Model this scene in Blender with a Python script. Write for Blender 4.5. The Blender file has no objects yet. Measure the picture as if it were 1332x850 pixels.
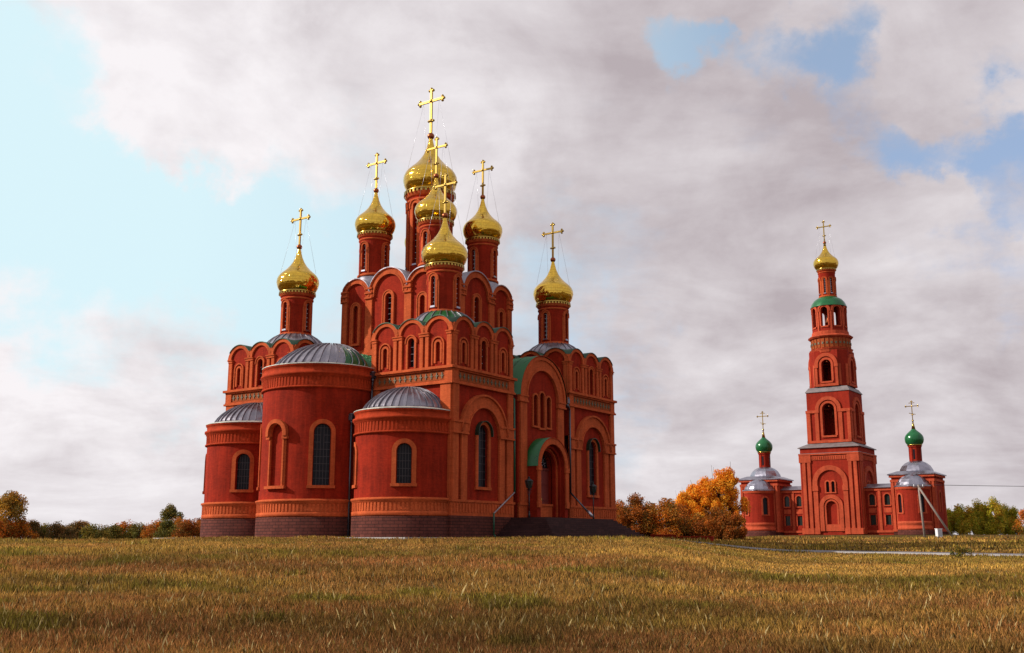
import bpy, bmesh, math, random
import numpy as np
from mathutils import Vector, Matrix, geometry
random.seed(7); rng = np.random.default_rng(7)
PI = math.pi; R_ = math.radians
scn = bpy.context.scene
COL = scn.collection

# ------------------------------------------------------------------ camera
F_PX, HZ, EYE = 1370.0, 280.0, 1.6
PITCH = math.atan(HZ / F_PX)
cam = bpy.data.cameras.new('camera'); camo = bpy.data.objects.new('camera', cam); COL.objects.link(camo)
cam.sensor_width = 36; cam.lens = F_PX / 1332 * 36; cam.clip_start = .1; cam.clip_end = 6000
camo.location = (0, 0, EYE); camo.rotation_euler = (PI / 2 + PITCH, 0, 0)
scn.camera = camo
cp, sp = math.cos(PITCH), math.sin(PITCH)
def ray(x, y):
    u = x - 666; v = 425 - y
    return Vector((u, F_PX * cp - v * sp, F_PX * sp + v * cp)) / F_PX

# building axes: EL runs left along the east fronts, ER runs away along the south fronts
AZ = math.atan(950 / math.hypot(F_PX, HZ))
ER = Vector((math.sin(AZ), math.cos(AZ))); EL = Vector((-ER.y, ER.x))

# ------------------------------------------------------------------ light
SUN_PHI, SUN_EL = R_(52), R_(29)
sd = -ER * math.cos(SUN_PHI) + EL * math.sin(SUN_PHI)
S = Vector((sd.x * math.cos(SUN_EL), sd.y * math.cos(SUN_EL), math.sin(SUN_EL)))
sl = bpy.data.lights.new('sun', 'SUN'); slo = bpy.data.objects.new('sun', sl); COL.objects.link(slo)
sl.energy = 5.0; sl.angle = R_(.6); sl.color = (1, .93, .82)
slo.rotation_euler = (-S).to_track_quat('-Z', 'Y').to_euler(); slo.location = (-60, -40, 60)

scn.view_settings.view_transform = 'Standard'; scn.view_settings.look = 'None'
scn.view_settings.exposure = 0; scn.view_settings.gamma = 1; scn.view_settings.use_curve_mapping = False

# node helpers
class NT:
    def __init__(s, nt): s.nt = nt; s.n = nt.nodes; s.l = nt.links
    def new(s, t, **k):
        nd = s.n.new(t)
        for a, b in k.items(): setattr(nd, a, b)
        return nd
    def inp(s, nd, i, v):
        if isinstance(v, bpy.types.NodeSocket): s.l.new(v, nd.inputs[i])
        elif v is not None: nd.inputs[i].default_value = v
    def math(s, op, a, b=None, clamp=False):
        nd = s.new('ShaderNodeMath', operation=op, use_clamp=clamp); s.inp(nd, 0, a)
        if b is not None: s.inp(nd, 1, b)
        return nd.outputs[0]
    def vm(s, op, a, b=None, out=0):
        nd = s.new('ShaderNodeVectorMath', operation=op); s.inp(nd, 0, a)
        if b is not None: s.inp(nd, 1, b)
        return nd.outputs[out]
    def mr(s, v, a, b, c=0., d=1., t='SMOOTHSTEP'):
        nd = s.new('ShaderNodeMapRange', interpolation_type=t); s.inp(nd, 0, v)
        for i, q in enumerate((a, b, c, d)): s.inp(nd, i + 1, q)
        return nd.outputs[0]
    def noise(s, vec, scale, detail=4, rough=.5, dist=0.):
        nd = s.new('ShaderNodeTexNoise'); s.inp(nd, 'Vector', vec)
        nd.inputs['Scale'].default_value = scale; nd.inputs['Detail'].default_value = detail
        nd.inputs['Roughness'].default_value = rough; nd.inputs['Distortion'].default_value = dist
        return nd.outputs[0]
    def mix(s, f, a, b):
        nd = s.new('ShaderNodeMix', data_type='RGBA'); s.inp(nd, 0, f)
        for i, q in ((6, a), (7, b)):
            if not isinstance(q, bpy.types.NodeSocket): q = (*q, 1) if len(q) == 3 else q
            s.inp(nd, i, q)
        return nd.outputs[2]

w = bpy.data.worlds.new('World'); scn.world = w; w.use_nodes = True
N = NT(w.node_tree); N.n.clear()
tc = N.new('ShaderNodeTexCoord'); dirv = N.vm('NORMALIZE', tc.outputs['Generated'])
sky = N.new('ShaderNodeTexSky', sky_type='NISHITA'); sky.sun_disc = False
sky.sun_elevation = SUN_EL; sky.sun_rotation = math.atan2(S.x, S.y); sky.dust_density = 1.2; sky.ozone_density = 2.
SKYK = .1
sep = N.new('ShaderNodeSeparateXYZ'); N.l.new(dirv, sep.inputs[0])
zz = N.math('MAXIMUM', sep.outputs[2], 0.0)
den = N.math('ADD', zz, .22)
cv = N.new('ShaderNodeCombineXYZ')
N.l.new(N.math('DIVIDE', sep.outputs[0], den), cv.inputs[0]); N.l.new(N.math('DIVIDE', sep.outputs[1], den), cv.inputs[1])
cvec = cv.outputs[0]
wn = N.new('ShaderNodeTexNoise'); N.l.new(dirv, wn.inputs['Vector']); wn.inputs['Scale'].default_value = 9; wn.inputs['Detail'].default_value = 7; wn.inputs['Roughness'].default_value = .6
wofs = N.vm('SCALE', N.vm('SUBTRACT', wn.outputs['Color'], (.5, .5, .5))); wofs.node.inputs['Scale'].default_value = .22
wdir = N.vm('NORMALIZE', N.vm('ADD', dirv, wofs))
def blob(px, py, r0, r1, amp):
    d = ray(px, py).normalized()
    dt = N.vm('DOT_PRODUCT', wdir, tuple(d), out=1)
    return N.mr(dt, math.cos(R_(r1)), math.cos(R_(r0)), 0., amp)
def total(lst):
    t = lst[0]
    for q in lst[1:]: t = N.math('ADD', t, q)
    return t
n1 = N.noise(cvec, 1.3, 10, .60, .35)
n2 = N.noise(cvec, 3.6, 8, .62, .2)
def m_(q, k): return N.math('MULTIPLY', q, k)
n5 = N.noise(dirv, 14, 8, .62, .3)
cov = total([m_(n1, 1.9), m_(n2, .9), m_(n5, .7), -.15,
   blob(330, 300, 0, 15, -.62), blob(120, 300, 0, 13, -.85), blob(-60, 200, 0, 14, -.6), blob(-20, 20, 0, 6, -.5), blob(250, 420, 0, 9, -.4), blob(400, 190, 0, 6, -.3),
   blob(780, 370, 0, 7, -.42), blob(700, 430, 0, 5, -.35), blob(820, 510, 0, 5, -.35),
   blob(1040, 66, 0, 3.6, -.5), blob(1110, 42, 0, 4.0, -.5), blob(1175, 30, 0, 3.6, -.5), blob(892, 66, 0, 2.9, -.85), blob(970, 60, 0, 3.2, -.25), blob(1000, -10, 0, 4, .5), blob(1180, -20, 0, 3.5, .4),
   blob(1150, 180, 0, 3.4, -.55), blob(1215, 170, 0, 3.8, -.55), blob(1290, 168, 0, 3.8, -.55), blob(1335, 245, 0, 4.2, -.75), blob(1250, 300, 0, 3, -.45), blob(1240, 395, 0, 3.5, -.45), blob(1310, 410, 0, 3, -.35),
   blob(1215, 100, 0, 4, .45), blob(1300, 50, 0, 6, .5), blob(1270,235,0,3,.3),
   blob(170, 90, 0, 9, 1.0), blob(300, 130, 0, 7, .6), blob(240, 185, 0, 5, .6), blob(70, 430, 0, 9, .5), blob(190, 430, 0, 5, .35), blob(130, 600, 0, 14, .8), blob(520, 110, 0, 10, .5), blob(540, 250, 0, 8, .2),
   blob(1000, 350, 0, 22, .3), blob(1100, 550, 0, 15, .3)])
covm = N.mr(cov, .80, 1.75)
# cloud brightness: shaded grey-mauve bellies, white where thin and towards the sun
toward = N.vm('DOT_PRODUCT', dirv, tuple(S), out=1)
n3 = N.noise(cvec, 1.7, 9, .58, .4)
n4 = N.noise(cvec, 5.5, 7, .62, .3)
br = total([m_(n3, 1.7), m_(n4, .5), m_(N.noise(dirv, 7, 8, .6, .4), .9), m_(toward, .25), -.55,
   blob(130, 90, 0, 13, .5), blob(480, 190, 0, 10, .42), blob(80, 430, 0, 10, .42), blob(120, 650, 0, 13, .22), blob(300, 20, 0, 12, -.12),
   blob(860, 220, 0, 14, -.12), blob(1100, 450, 0, 14, -.08), blob(930, 600, 0, 14, .18), blob(50, 580, 0, 5, -.15), blob(130, 420, 0, 4, -.12)])
bm_ = N.mr(br, .62, 1.66, t='LINEAR')
ccol = N.mix(bm_, (.485, .425, .45), (.95, .91, .93))
bg1 = N.new('ShaderNodeBackground'); bg1.inputs[1].default_value = 1
# clear sky between the clouds: Nishita
skys = N.vm('MULTIPLY', sky.outputs[0], (SKYK * .92, SKYK * .90, SKYK * 1.38))
# thin veil makes the blue pale, more so near the sun side
veil = N.mr(N.vm('DOT_PRODUCT', dirv, tuple(ray(-100, 260).normalized()), out=1), math.cos(R_(44)), math.cos(R_(12)), .34, .95, 'LINEAR')
skyv = N.mix(veil, skys, (.73, .94, .99))
fin = N.mix(covm, skyv, ccol)
hz = N.mr(sep.outputs[2], 0.0, .10, .35, 0.)
fin = N.mix(hz, fin, (.72, .68, .71))
N.l.new(fin, bg1.inputs[0])
wo = N.new('ShaderNodeOutputWorld'); N.l.new(bg1.outputs[0], wo.inputs[0])

# ------------------------------------------------------------------ materials
def material(name, fn):
    m = bpy.data.materials.new(name); m.use_nodes = True
    t = NT(m.node_tree); b = m.node_tree.nodes['Principled BSDF']; fn(t, b); return m
def objc(t): return t.new('ShaderNodeTexCoord').outputs['Object']
def uvc(t): return t.new('ShaderNodeTexCoord').outputs['UV']
def bump(t, b, h, strength=.3, dist=.02):
    nd = t.new('ShaderNodeBump'); nd.inputs['Strength'].default_value = strength; nd.inputs['Distance'].default_value = dist
    t.l.new(h, nd.inputs['Height']); t.l.new(nd.outputs[0], b.inputs['Normal'])
def bricky(c1, c2, mortar, sx, sy, var=.12, rough=.85, bs=.35, msz=.012, big=.6):
    def fn(t, b):
        uv = uvc(t)
        br = t.new('ShaderNodeTexBrick'); t.l.new(uv, br.inputs['Vector'])
        br.inputs['Color1'].default_value = (*c1, 1); br.inputs['Color2'].default_value = (*c2, 1); br.inputs['Mortar'].default_value = (*mortar, 1)
        br.inputs['Scale'].default_value = 1; br.inputs['Brick Width'].default_value = sx; br.inputs['Row Height'].default_value = sy
        br.inputs['Mortar Size'].default_value = msz; br.inputs['Mortar Smooth'].default_value = .3; br.inputs['Bias'].default_value = 0
        o = objc(t)
        n = t.noise(o, big, 6, .65); n2 = t.noise(o, 7, 4, .6)
        st = t.new('ShaderNodeMapping'); t.l.new(o, st.inputs[0]); st.inputs['Scale'].default_value = (1.6, 1.6, .18)
        n3 = t.noise(st.outputs[0], 1.5, 5, .6)
        f = t.math('ADD', t.math('ADD', t.math('MULTIPLY', t.math('SUBTRACT', n, .5), var * 4), t.math('MULTIPLY', t.math('SUBTRACT', n2, .5), var * 2)), t.math('MULTIPLY', t.math('SUBTRACT', t.mr(n3, .38, .62), .62), var * 1.0))
        f = t.math('ADD', f, 1.)
        mul = t.vm('SCALE', br.outputs[0]); t.l.new(f, mul.node.inputs['Scale'])
        t.l.new(mul, b.inputs['Base Color']); b.inputs['Roughness'].default_value = rough
        b.inputs['Specular IOR Level'].default_value = .1
        bump(t, b, t.math('ADD', t.math('MULTIPLY', br.outputs['Fac'], -1.), t.math('MULTIPLY', n2, .5)), bs, .015)
    return fn
M = {}
M['wall'] = material('red_brick_wall', bricky((.29, .0205, .0065), (.24, .0155, .005), (.22, .015, .0055), .26, .075, .27, msz=.006))
M['trim'] = material('orange_brick_trim', bricky((.52, .100, .030), (.43, .078, .023), (.36, .064, .020), .26, .075, .2, msz=.006))
M['cornice'] = material('red_orange_cornice', bricky((.40, .043, .011), (.34, .035, .009), (.29, .03, .009), .26, .075, .2, msz=.006))
M['plinth'] = material('purple_stone_plinth', bricky((.115, .033, .024), (.078, .023, .018), (.035, .014, .012), .55, .21, .2, .9, .8, .02))
M['steps'] = material('dark_granite_steps', bricky((.065, .028, .026), (.045, .02, .02), (.02, .01, .01), .8, .15, .15, .7, .4, .01))
M['towerwall'] = material('tower_red_brick', bricky((.30, .025, .011), (.25, .019, .009), (.23, .019, .009), .26, .075, .2, msz=.006))
M['towertrim'] = material('tower_orange_trim', bricky((.48, .080, .034), (.40, .064, .027), (.34, .055, .024), .26, .075, .2, msz=.006))
def f_frieze(t, b):
    uv = uvc(t); vo = t.new('ShaderNodeTexVoronoi'); t.l.new(uv, vo.inputs['Vector']); vo.inputs['Scale'].default_value = 5
    c = t.mix(t.mr(t.noise(uv, 5, 4), .4, .62), (.24, .060, .016), (.34, .070, .02))
    t.l.new(c, b.inputs['Base Color']); b.inputs['Roughness'].default_value = .8; b.inputs['Specular IOR Level'].default_value = .1
M['frieze'] = material('brick_frieze', f_frieze)
def f_tile(t, b): b.inputs['Base Color'].default_value = (.11, .095, .05, 1); b.inputs['Roughness'].default_value = .6
M['tile'] = material('grey_green_tiles', f_tile)
def f_gold(t, b):
    o = objc(t); b.inputs['Metallic'].default_value = 1
    uv = uvc(t)
    br = t.new('ShaderNodeTexBrick'); t.l.new(uv, br.inputs['Vector']); br.inputs['Scale'].default_value = 1
    br.inputs['Brick Width'].default_value = 1.; br.inputs['Row Height'].default_value = .5; br.inputs['Mortar Size'].default_value = .035
    br.inputs['Color1'].default_value = (.78, .50, .072, 1); br.inputs['Color2'].default_value = (.74, .47, .064, 1); br.inputs['Mortar'].default_value = (.60, .36, .05, 1)
    t.l.new(br.outputs[0], b.inputs['Base Color'])
    n = t.noise(o, 1.6, 5, .6)
    t.l.new(t.mr(n, .3, .7, .06, .15), b.inputs['Roughness'])
    bump(t, b, t.math('ADD', t.math('MULTIPLY', br.outputs['Fac'], -.25), t.math('MULTIPLY', t.noise(o, 1.5, 3, .55), 2.6)), .3, .07)
M['gold'] = material('gilded_sheet', f_gold)
def f_goldp(t, b):
    b.inputs['Base Color'].default_value = (.44, .29, .07, 1); b.inputs['Metallic'].default_value = 1; b.inputs['Roughness'].default_value = .22
M['goldp'] = material('gold_metal', f_goldp)
def f_copper(t, b):
    b.inputs['Base Color'].default_value = (.30, .08, .03, 1); b.inputs['Metallic'].default_value = .9; b.inputs['Roughness'].default_value = .3
M['copper'] = material('copper_metal', f_copper)
def zinc(c, r=.34, met=.85):
    def fn(t, b):
        o = objc(t); n = t.noise(o, 1.3, 5, .6)
        t.l.new(t.mix(t.mr(n, .35, .65), tuple(q * .78 for q in c), c), b.inputs['Base Color'])
        b.inputs['Metallic'].default_value = met; t.l.new(t.mr(n, .3, .7, r * .7, r * 1.3), b.inputs['Roughness'])
        bump(t, b, t.noise(o, 2.2, 4, .5), .22, .04)
    return fn
M['zinc'] = material('zinc_roof_sheet', zinc((.30, .28, .32), .36, .7))
M['capmetal'] = material('greenish_cap_metal', zinc((.035, .075, .045), .38, .6))
M['eave'] = material('dull_grey_eave_metal', zinc((.21, .175, .175), .6, .2))
M['zincb'] = material('bright_zinc_sheet', zinc((.36, .35, .41), .30, .9))
M['zincedge'] = material('pale_zinc_edge', zinc((.62, .60, .52), .45, .3))
M['green'] = material('green_painted_sheet', zinc((.012, .115, .030), .35, .15))
M['greendome'] = material('green_dome_sheet', zinc((.012, .13, .040), .28, .2))
def f_glass(t, b):
    b.inputs['Base Color'].default_value = (.010, .009, .013, 1); b.inputs['Roughness'].default_value = .3; b.inputs['Specular IOR Level'].default_value = .16
    o = objc(t); bump(t, b, t.noise(o, 1.1, 2), .15, .05)
M['glass'] = material('dark_window_glass', f_glass)
def f_grille(t, b):
    b.inputs['Base Color'].default_value = (.05, .04, .045, 1); b.inputs['Roughness'].default_value = .6
M['grille'] = material('dark_grille', f_grille)
def f_white(t, b): b.inputs['Base Color'].default_value = (.72, .72, .74, 1); b.inputs['Roughness'].default_value = .5
M['white'] = material('white_paint', f_white)
def f_palebar(t, b): b.inputs['Base Color'].default_value = (.45, .45, .48, 1); b.inputs['Roughness'].default_value = .5
M['palebar'] = material('pale_glazing_bar', f_palebar)
def f_pipe(t, b): b.inputs['Base Color'].default_value = (.010, .075, .035, 1); b.inputs['Roughness'].default_value = .4
M['pipe'] = material('green_pipe_paint', f_pipe)
def f_pipe2(t, b): b.inputs['Base Color'].default_value = (.10, .10, .12, 1); b.inputs['Roughness'].default_value = .35; b.inputs['Metallic'].default_value = .8
M['pipe2'] = material('dark_zinc_pipe', f_pipe2)
def f_steel(t, b): b.inputs['Base Color'].default_value = (.5, .5, .55, 1); b.inputs['Roughness'].default_value = .35; b.inputs['Metallic'].default_value = .8
def f_pipe3(t, b): b.inputs['Base Color'].default_value = (.33, .28, .30, 1); b.inputs['Roughness'].default_value = .5; b.inputs['Metallic'].default_value = .3
M['pipe3'] = material('dull_zinc_pipe', f_pipe3)
M['steel'] = material('bare_zinc_pipe', f_steel)
def f_iron(t, b): b.inputs['Base Color'].default_value = (.012, .012, .014, 1); b.inputs['Roughness'].default_value = .5
M['iron'] = material('black_iron', f_iron)
def f_lampglass(t, b): b.inputs['Base Color'].default_value = (.02, .028, .026, 1); b.inputs['Roughness'].default_value = .15; b.inputs['Specular IOR Level'].default_value = .3
M['lampglass'] = material('lantern_glass', f_lampglass)
def f_door(t, b):
    o = objc(t); b.inputs['Base Color'].default_value = (.16, .018, .012, 1); b.inputs['Roughness'].default_value = .5
M['door'] = material('dark_red_door', f_door)
def f_concrete(t, b):
    o = objc(t); n = t.noise(o, .9, 7, .65)
    t.l.new(t.mix(n, (.30, .28, .27), (.48, .45, .43)), b.inputs['Base Color']); b.inputs['Roughness'].default_value = .9
M['concrete'] = material('pale_concrete', f_concrete)
def f_road(t, b):
    o = objc(t); n = t.noise(o, .6, 7, .7)
    t.l.new(t.mix(n, (.10, .09, .105), (.17, .155, .17)), b.inputs['Base Color']); b.inputs['Roughness'].default_value = .85
    bump(t, b, t.noise(o, 30, 3), .2, .01)
M['road'] = material('worn_asphalt', f_road)
def f_wood(t, b):
    o = objc(t); n = t.noise(o, 4, 5)
    t.l.new(t.mix(n, (.20, .16, .13), (.34, .28, .25)), b.inputs['Base Color']); b.inputs['Roughness'].default_value = .85
M['wood'] = material('weathered_wood', f_wood)
def f_ground(t, b):
    o = objc(t)
    a = t.noise(o, .055, 6, .62); c = t.noise(o, .5, 6, .65); d = t.noise(o, 5, 5, .7)
    c1 = t.mix(t.mr(c, .38, .66), (.115, .058, .016), (.20, .115, .032))
    c2 = t.mix(t.mr(a, .48, .62), c1, (.070, .070, .014))
    c3 = t.mix(t.mr(d, .35, .6), (.05, .028, .008), c2)
    t.l.new(c3, b.inputs['Base Color']); b.inputs['Roughness'].default_value = 1; b.inputs['Specular IOR Level'].default_value = .05
    bump(t, b, d, 1., .12)
M['ground'] = material('dry_grassland', f_ground)
def attrmat(name, rough=.7, trans=.0):
    def fn(t, b):
        a = t.new('ShaderNodeAttribute', attribute_name='tint'); t.l.new(a.outputs['Color'], b.inputs['Base Color'])
        b.inputs['Roughness'].default_value = rough; b.inputs['Specular IOR Level'].default_value = .15
        if trans:
            tr = t.new('ShaderNodeBsdfTranslucent'); t.l.new(a.outputs['Color'], tr.inputs[0])
            mx = t.new('ShaderNodeMixShader'); mx.inputs[0].default_value = trans
            t.l.new(b.outputs[0], mx.inputs[1]); t.l.new(tr.outputs[0], mx.inputs[2])
            t.l.new(mx.outputs[0], t.n['Material Output'].inputs[0])
    return material(name, fn)
M['leaf'] = attrmat('autumn_leaves', .65, .35)
M['blade'] = attrmat('grass_blades', .8, .25)
def f_bark(t, b): b.inputs['Base Color'].default_value = (.05, .032, .022, 1); b.inputs['Roughness'].default_value = .95
M['bark'] = material('dark_bark', f_bark)

# ------------------------------------------------------------------ object helpers
def tag(o, label=None, cat=None, group=None, kind=None):
    if label: o['label'] = label
    if cat: o['category'] = cat
    if group: o['group'] = group
    if kind: o['kind'] = kind
    return o
def empty(name, loc, rz=0, **k):
    o = bpy.data.objects.new(name, None); COL.objects.link(o); o.location = loc; o.rotation_euler = (0, 0, rz)
    o.empty_display_size = .5; return tag(o, **k)
class MB:
    """collects faces with uvs and material slots, builds ONE mesh"""
    def __init__(s): s.v = []; s.f = []; s.uv = []; s.mi = []; s.sm = []; s.cur = 0
    def face(s, pts, uvs=None, smooth=False):
        i = len(s.v); s.v += [tuple(p) for p in pts]; s.f.append(list(range(i, i + len(pts))))
        if uvs is None:
            a = Vector(pts[0]); n = (Vector(pts[1]) - a).cross(Vector(pts[2]) - a)
            if abs(n.z) > .7 * (n.length + 1e-9): uvs = [(p[0], p[1]) for p in pts]
            elif abs(n.x) > abs(n.y): uvs = [(p[1], p[2]) for p in pts]
            else: uvs = [(p[0], p[2]) for p in pts]
        s.uv += list(uvs); s.mi.append(s.cur); s.sm.append(smooth)
    def box(s, x0, x1, y0, y1, z0, z1):
        P = [(x, y, z) for z in (z0, z1) for y in (y0, y1) for x in (x0, x1)]
        for q in ((0, 2, 3, 1), (4, 5, 7, 6), (0, 1, 5, 4), (2, 6, 7, 3), (0, 4, 6, 2), (1, 3, 7, 5)): s.face([P[i] for i in q])
    def obox(s, c, ax, ay, az):
        c, ax, ay, az = map(Vector, (c, ax, ay, az)); P = [c + ax * i + ay * j + az * k for k in (-1, 1) for j in (-1, 1) for i in (-1, 1)]
        for q in ((0, 2, 3, 1), (4, 5, 7, 6), (0, 1, 5, 4), (2, 6, 7, 3), (0, 4, 6, 2), (1, 3, 7, 5)): s.face([P[i] for i in q])
    def bar(s, a, b, r, n=6, r2=None, smooth=True):
        a, b = Vector(a), Vector(b); d = (b - a).normalized(); u = d.orthogonal().normalized(); v = d.cross(u); r2 = r if r2 is None else r2
        A = [a + (u * math.cos(t) + v * math.sin(t)) * r for t in (2 * PI * i / n for i in range(n))]
        B = [b + (u * math.cos(t) + v * math.sin(t)) * r2 for t in (2 * PI * i / n for i in range(n))]
        for i in range(n): s.face([A[i], A[(i + 1) % n], B[(i + 1) % n], B[i]], smooth=smooth)
        s.face(A[::-1]); s.face(B)
    def lathe(s, prof, c=(0, 0), n=32, a0=0, a1=2 * PI, smooth=True, uvk=None, cfun=None):
        """prof [(r,z)], angles; cfun(t)->(cx,cy) optional per ring"""
        full = abs(a1 - a0 - 2 * PI) < 1e-6
        rings = []
        for k, (r, z) in enumerate(prof):
            cx, cy = cfun(k / (len(prof) - 1)) if cfun else c
            rings.append([(cx + r * math.cos(a0 + (a1 - a0) * i / n), cy + r * math.sin(a0 + (a1 - a0) * i / n), z) for i in range(n + 1)])
        for k in range(len(prof) - 1):
            R = max(p[0] for p in prof)
            for i in range(n):
                ang0 = (a0 + (a1 - a0) * i / n); ang1 = (a0 + (a1 - a0) * (i + 1) / n)
                if uvk: uvs = [(ang0 * uvk, prof[k][1] * 2), (ang1 * uvk, prof[k][1] * 2), (ang1 * uvk, prof[k + 1][1] * 2), (ang0 * uvk, prof[k + 1][1] * 2)]
                else: uvs = [(ang0 * R, prof[k][1]), (ang1 * R, prof[k][1]), (ang1 * R, prof[k + 1][1]), (ang0 * R, prof[k + 1][1])]
                q = [rings[k][i], rings[k][i + 1], rings[k + 1][i + 1], rings[k + 1][i]]
                if prof[k + 1][0] < 1e-5: q = q[:3]; uvs = uvs[:3]
                elif prof[k][0] < 1e-5: q = [q[0], q[2], q[3]]; uvs = [uvs[0], uvs[2], uvs[3]]
                s.face(q, uvs, smooth)
    def sphere(s, c, r, n=10, m=6):
        s_ = [(r * math.sin(PI * k / m), c[2] - r * math.cos(PI * k / m)) for k in range(m + 1)]
        s_[0] = (0, c[2] - r); s_[-1] = (0, c[2] + r); s.lathe(s_, (c[0], c[1]), n)
    def build(s, name, mats, parent=None, zoff=0., weld=True):
        me = bpy.data.meshes.new(name); v = s.v if not zoff else [(a, b, c - zoff) for a, b, c in s.v]
        me.from_pydata(v, [], s.f)
        if not isinstance(mats, (list, tuple)): mats = [mats]
        for m in mats: me.materials.append(m)
        ul = me.uv_layers.new(name='UVMap'); ul.data.foreach_set('uv', np.array(s.uv, dtype=np.float32).ravel())
        me.polygons.foreach_set('material_index', s.mi); me.polygons.foreach_set('use_smooth', s.sm)
        if weld:
            bm = bmesh.new(); bm.from_mesh(me); bmesh.ops.remove_doubles(bm, verts=bm.verts, dist=1e-4); bm.to_mesh(me); bm.free()
        me.update(); o = bpy.data.objects.new(name, me); COL.objects.link(o); o.parent = parent
        return o

# path helpers (u, v) in wall coordinates
def archpts(c, r, z0, zs, n=14, rz=None):
    """U shape open at the bottom, from left foot up over to right foot"""
    rz = rz or r
    return [(c - r, z0)] + [(c - r * math.cos(PI * i / n), zs + rz * math.sin(PI * i / n)) for i in range(n + 1)] + [(c + r, z0)]
def inside(p, poly):
    x, y = p; c = False; j = len(poly) - 1
    for i in range(len(poly)):
        xi, yi = poly[i]; xj, yj = poly[j]
        if (yi > y) != (yj > y) and x < (xj - xi) * (y - yi) / (yj - yi) + xi: c = not c
        j = i
    return c
def panel(mb, outline, holes, fn, w=0., depth=.25, grid=None, edge_depth=None):
    """wall surface with openings and real reveals; fn(u,v,w)->xyz"""
    vs = []; es = []
    for lp in [outline] + holes:
        i = len(vs); vs += [Vector(p) for p in lp]; es += [(i + k, i + (k + 1) % len(lp)) for k in range(len(lp))]
    if grid:
        us = [p[0] for p in outline]; zs = [p[1] for p in outline]; u = min(us) + grid
        while u < max(us) - 1e-3:
            i = len(vs); k = 0; zz_ = min(zs)
            vs += [Vector((u, min(zs))), Vector((u, max(zs)))]; es.append((i, i + 1)); u += grid
    r = geometry.delaunay_2d_cdt(vs, es, [], 0, 1e-5)
    ov, of = r[0], r[2]
    for f in of:
        c = sum((ov[i] for i in f), Vector((0, 0))) / len(f)
        if not inside(c, outline) or any(inside(c, h) for h in holes): continue
        mb.face([fn(ov[i].x, ov[i].y, w) for i in f], [tuple(ov[i]) for i in f])
    for h in holes:
        for k in range(len(h)):
            a, b = h[k], h[(k + 1) % len(h)]
            mb.face([fn(*a, w), fn(*b, w), fn(*b, w - depth), fn(*a, w - depth)], [(a[0], a[1]), (b[0], b[1]), (b[0] + depth, b[1]), (a[0] + depth, a[1])])
    if edge_depth:
        h = outline
        for k in range(len(h)):
            a, b = h[k], h[(k + 1) % len(h)]
            mb.face([fn(*a, w), fn(*b, w), fn(*b, w - edge_depth), fn(*a, w - edge_depth)], [(a[0], a[1]), (b[0], b[1]), (b[0] + .3, b[1]), (a[0] + .3, a[1])])
def band(mb, inner, outer, fn, w0, w1):
    """raised band between two parallel paths"""
    for k in range(len(inner) - 1):
        a, b, c, d = inner[k], inner[k + 1], outer[k + 1], outer[k]
        mb.face([fn(*a, w1), fn(*b, w1), fn(*c, w1), fn(*d, w1)], [a, b, c, d])
        mb.face([fn(*a, w0), fn(*b, w0), fn(*b, w1), fn(*a, w1)], [(a[0], a[1]), b, (b[0] + .1, b[1]), (a[0] + .1, a[1])])
        mb.face([fn(*d, w1), fn(*c, w1), fn(*c, w0), fn(*d, w0)], [d, c, (c[0] + .1, c[1]), (d[0] + .1, d[1])])
    for k in (0, -1):
        a, d = inner[k], outer[k]; mb.face([fn(*a, w0), fn(*a, w1), fn(*d, w1), fn(*d, w0)], [a, a, d, d])
def slab(mb, u0, u1, v0, v1, fn, w0, w1, nu=1):
    """raised rectangular block on a wall"""
    for i in range(nu):
        a = u0 + (u1 - u0) * i / nu; b = u0 + (u1 - u0) * (i + 1) / nu
        mb.face([fn(a, v0, w1), fn(b, v0, w1), fn(b, v1, w1), fn(a, v1, w1)], [(a, v0), (b, v0), (b, v1), (a, v1)])
        mb.face([fn(a, v1, w1), fn(b, v1, w1), fn(b, v1, w0), fn(a, v1, w0)], [(a, v1), (b, v1), (b, v1 + .1), (a, v1 + .1)])
        mb.face([fn(a, v0, w0), fn(b, v0, w0), fn(b, v0, w1), fn(a, v0, w1)], [(a, v0), (b, v0), (b, v0 + .1), (a, v0 + .1)])
    for u in (u0, u1): mb.face([fn(u, v0, w0), fn(u, v1, w0), fn(u, v1, w1), fn(u, v0, w1)], [(u, v0), (u, v1), (u + .1, v1), (u + .1, v0)])
def pane(mb, path, fn, w):
    """flat pane filling a closed U path"""
    n = len(path); c = (sum(p[0] for p in path) / n, sum(p[1] for p in path) / n)
    for k in range(n):
        a, b = path[k], path[(k + 1) % n]; mb.face([fn(*a, w), fn(*b, w), fn(*c, w)], [a, b, c])
def frame_lines(mb, c, r, z0, zs, fn, w, nu, dz, t=.035):
    """glazing bars"""
    for i in range(1, nu):
        u = c - r + 2 * r * i / nu; top = zs + math.sqrt(max(r * r - (u - c) ** 2, 0))
        slab(mb, u - t / 2, u + t / 2, z0, top, fn, w, w + .03)
    z = z0 + dz
    while z < zs + r * .6:
        h = r if z < zs else math.sqrt(r * r - (z - zs) ** 2)
        slab(mb, c - h, c + h, z - t / 2, z + t / 2, fn, w, w + .031); z += dz
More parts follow.
